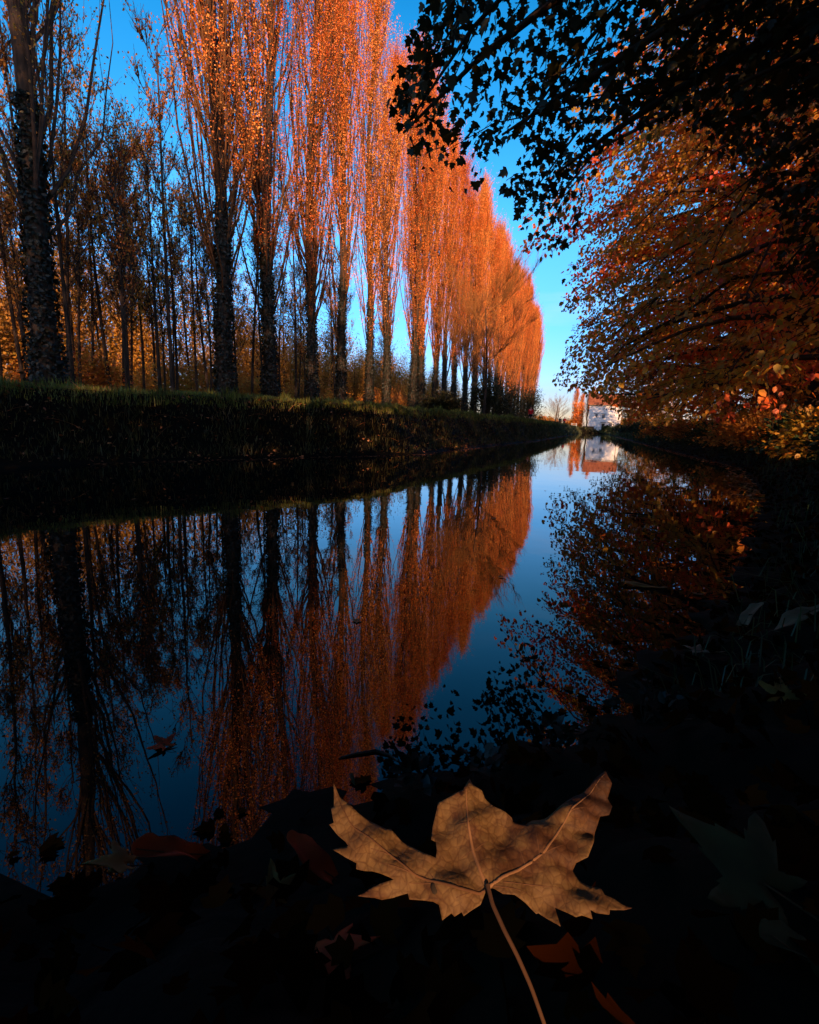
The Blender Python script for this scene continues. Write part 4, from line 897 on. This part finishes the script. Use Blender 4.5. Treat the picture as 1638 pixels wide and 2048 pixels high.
# trees round the house
for i, (t_, s_, sc, vi, lab) in enumerate([(165, -5.2, .50, 3, "narrow orange poplar standing left behind the white house"), (168, -3.4, .46, 4, "second narrow orange poplar tight against the left of the white house"),
                                       (172, -1.6, .5, 2, "orange poplar rising behind the roof of the white house"), (170, -.4, .52, 3, "orange poplar whose top shows over the left roof edge")]):
    o = copy_tree(variants[vi]); place(o, TS(t_, s_, .7), i * 2.0, (sc * 1.5, sc * 1.5, sc)); tag(o, lab, 'poplar tree', 'small poplars behind the white house')
for i, (t_, s_, rx, rz, lm, lab) in enumerate([(150, -4.6, 2.6, 3.6, 'gold_leaf', "rounded golden bush directly left of the white house"), (150, -3.9, 2.0, 8.5, 'poplar_leaf', "tall orange thicket filling the space left of the white house"), (158, -8, 3.0, 3.2, 'gold_leaf', "low orange bush behind the walking couple"),
                                           (150, -11, 3.5, 3.0, 'dull_leaf', "brown bush left of the walking couple"), (190, -17, 7, 4.5, 'gold_leaf', "pinkish orange clump on the horizon beside the poplar row"),
                                           (145, 8.6, 2.2, 3.2, 'gold_leaf', "golden bush at the right corner of the white house"), (139.5, 3.6, 1.0, 1.3, 'green_leaf', "small green bush in front of the white house wall"),
                                           (230, -28, 16, 5.5, 'dull_leaf', "dark hedge of trees on the far horizon"), (230, 14, 16, 7, 'dull_leaf', "dark trees on the horizon behind the white house")]):
    o = bush('bush', TS(t_, s_, .7), 500 + i, rx, rz, lm, n=2600 if rz < 9 else 9000, size=.32 if rx < 6 else .6, stems=30); tag(o, lab, 'bush', 'bushes round the white house')
root, _ = bare_tree('bare_tree', TS(185, -11.5, .8), 17, H=9.5, R=4.6, twigm='pale_twig', n1=24, n2=9, n3=5, upright=.6, r0=.22)
tag(root, "small rounded leafless tree on the horizon above the walking couple", 'tree')
root, _ = bare_tree('bare_tree', TS(140, -9.3, 1.2), 18, H=7.5, R=3.6, twigm='pale_twig', n1=24, n2=9, n3=5, upright=.6, r0=.22)
tag(root, "pale leafless tree poking out past the far end of the poplar row", 'tree')

# ------------------------------------------------------------------ people and dog
skin = solid('skin', [(.3, (.42, .23, .16)), (.7, (.50, .29, .21))], 10, rough=.6)
hairm = solid('hair', [(.3, (.02, .014, .01)), (.7, (.05, .035, .02))], 20)
def skinned(name, joints, edges, radii, m_, parent, sub=1, root_i=0):
    me = bpy.data.meshes.new(name); me.from_pydata(joints, edges, []); me.materials.append(m_)
    o = bpy.data.objects.new(name, me); COL.objects.link(o); o.parent = parent
    md = o.modifiers.new('skin', 'SKIN'); md.use_smooth_shade = True
    for i, r_ in enumerate(radii):
        sv = me.skin_vertices[0].data[i]; sv.radius = (r_, r_) if np.isscalar(r_) else r_; sv.use_root = (i == root_i)
    s2 = o.modifiers.new('sub', 'SUBSURF'); s2.levels = sub; s2.render_levels = sub
    return o
def person(loc, rz, top, legsm, shoem, label, bare_legs=False, walk=.22, long_coat=False):
    root = empty('person', loc); root.rotation_euler = (0, 0, rz)
    w = walk
    J = [(0, 0, .95), (0, 0, 1.15), (0, .01, 1.38), (0, .01, 1.48), (0, .02, 1.56), (0, .02, 1.68),
         (.10, 0, .90), (.10, w * .55, .50), (.10, w, .09), (.10, w + .14, .04), (-.10, 0, .90), (-.10, -w * .3, .49), (-.10, -w, .10), (-.10, -w + .13, .04),
         (.19, 0, 1.40), (.25, -w * .4, 1.12), (.23, -w * .2 + .05, .88), (.22, -w * .1 + .08, .80), (-.19, 0, 1.40), (-.25, w * .4, 1.12), (-.23, w * .8, .90), (-.22, w, .83)]
    E_ = [(0, 1), (1, 2), (2, 3), (3, 4), (4, 5), (0, 6), (6, 7), (7, 8), (8, 9), (0, 10), (10, 11), (11, 12), (12, 13), (2, 14), (14, 15), (15, 16), (16, 17), (2, 18), (18, 19), (19, 20), (20, 21)]
    Rr = [(.15, .11), (.13, .10), (.15, .10), .055, .085, .085, .085, .058, .040, .04, .085, .058, .040, .04, .055, .042, .032, .034, .055, .042, .032, .034]
    skinned('body', J, E_, Rr, skin, root, 2)
    cz = .62 if long_coat else .84
    Jc = [(0, 0, cz), (0, 0, 1.0), (0, 0, 1.18), (0, .01, 1.40), (.19, 0, 1.41), (.255, -w * .4, 1.12), (.235, -w * .2 + .04, .92), (-.19, 0, 1.41), (-.255, w * .4, 1.12), (-.235, w * .7, .94)]
    skinned('jacket', Jc, [(0, 1), (1, 2), (2, 3), (3, 4), (4, 5), (5, 6), (3, 7), (7, 8), (8, 9)], [(.19, .15), (.19, .14), (.17, .13), (.16, .12), .075, .062, .05, .075, .062, .05], top, root, 2)
    if bare_legs:
        Jt = [(0, 0, .93), (.10, 0, .86), (.10, w * .4, .60), (-.10, 0, .86), (-.10, -w * .25, .60)]; El = [(0, 1), (1, 2), (0, 3), (3, 4)]; Rl = [(.16, .12), .105, .10, .105, .10]; nm = 'shorts'
    else:
        Jt = [(0, 0, .93), (.10, 0, .88), (.10, w * .55, .50), (.10, w, .12), (-.10, 0, .88), (-.10, -w * .3, .49), (-.10, -w, .13)]; El = [(0, 1), (1, 2), (2, 3), (0, 4), (4, 5), (5, 6)]; Rl = [(.16, .12), .10, .075, .06, .10, .075, .06]; nm = 'trousers'
    skinned(nm, Jt, El, Rl, legsm, root, 2)
    bm_ = bmesh.new(); bmesh.ops.create_icosphere(bm_, subdivisions=2, radius=.105); bmesh.ops.scale(bm_, vec=(.95, 1.05, 1.0), verts=bm_.verts); bmesh.ops.translate(bm_, vec=(0, -.005, 1.67), verts=bm_.verts)
    bmesh.ops.delete(bm_, geom=[v_ for v_ in bm_.verts if v_.co.z < 1.64 and v_.co.y > .02], context='VERTS'); bm_obj('hair', bm_, hairm, root, True)
    for sx_, yy in ((.10, w + .07), (-.10, -w + .07)):
        bm_ = bmesh.new(); bmesh.ops.create_icosphere(bm_, subdivisions=2, radius=1); bmesh.ops.scale(bm_, vec=(.055, .14, .05), verts=bm_.verts); bmesh.ops.translate(bm_, vec=(sx_, yy, .045), verts=bm_.verts); bm_obj('shoe', bm_, shoem, root, True)
    tag(root, label, 'person'); return root
def cloth(n_, c): return solid(n_, [(.3, tuple(x * .8 for x in c)), (.7, c)], 6, rough=.9)
redc, darkc, marc, grc, orc = cloth('red_cloth', (.62, .015, .02)), cloth('black_cloth', (.012, .012, .016)), cloth('maroon_cloth', (.22, .01, .015)), cloth('grey_cloth', (.05, .05, .055)), cloth('orange_cloth', (.70, .07, .03))
def at_dist(x, t_):     # ground point under photo column x at canal distance t_
    d = ray(x, 862); k_ = t_ / (d @ U); P = EYE + d * k_; return gpos(P @ U, P @ R_)
person(at_dist(1059, 60), -AX + math.pi, redc, darkc, darkc, "walker in a red top and dark shorts on the towpath under the poplars", bare_legs=True)
person(at_dist(1118.5, 104), -AX, darkc, darkc, darkc, "left one of the distant couple, dressed in black", long_coat=True)
person(at_dist(1127.5, 103), -AX, marc, darkc, darkc, "right one of the distant couple, in a dark red jacket")
person(TS(136, 8.0, .85), -AX, orc, darkc, darkc, "tiny figure in an orange red jacket right of the white house")
person(TS(137, 6.6, .85), -AX + .4, darkc, darkc, darkc, "tiny figure in black beside the right corner of the white house")
fur = solid('pale_fur', [(.3, (.40, .28, .13)), (.7, (.60, .45, .25))], 12)
dl = at_dist(1067, 59); dog = empty('dog', dl); dog.rotation_euler = (0, 0, -AX + 2.6)
J = [(0, -.22, .40), (0, 0, .41), (0, .22, .42), (0, .33, .52), (0, .40, .58), (0, .50, .55), (.07, .22, .30), (.07, .23, .16), (.07, .24, .03), (-.07, .22, .30), (-.07, .20, .16), (-.07, .26, .03),
     (.07, -.22, .30), (.07, -.16, .20), (.07, -.26, .14), (.07, -.24, .03), (-.07, -.22, .30), (-.07, -.20, .20), (-.07, -.30, .14), (-.07, -.28, .03), (0, -.32, .46), (0, -.44, .54)]
E_ = [(0, 1), (1, 2), (2, 3), (3, 4), (4, 5), (2, 6), (6, 7), (7, 8), (2, 9), (9, 10), (10, 11), (0, 12), (12, 13), (13, 14), (14, 15), (0, 16), (16, 17), (17, 18), (18, 19), (0, 20), (20, 21)]
skinned('body', J, E_, [.095, .10, .12, .075, .075, .04, .055, .035, .03, .055, .035, .03, .065, .045, .03, .028, .065, .045, .03, .028, .025, .018], fur, dog, 2, 1)
for sx_ in (-.05, .05):
    bm_ = bmesh.new(); bmesh.ops.create_cone(bm_, segments=8, radius1=.03, radius2=.008, depth=.09); bmesh.ops.translate(bm_, vec=(sx_, .37, .63), verts=bm_.verts); bm_obj('ear', bm_, fur, dog, True)
tag(dog, "small sandy dog beside the walker in red", 'dog')
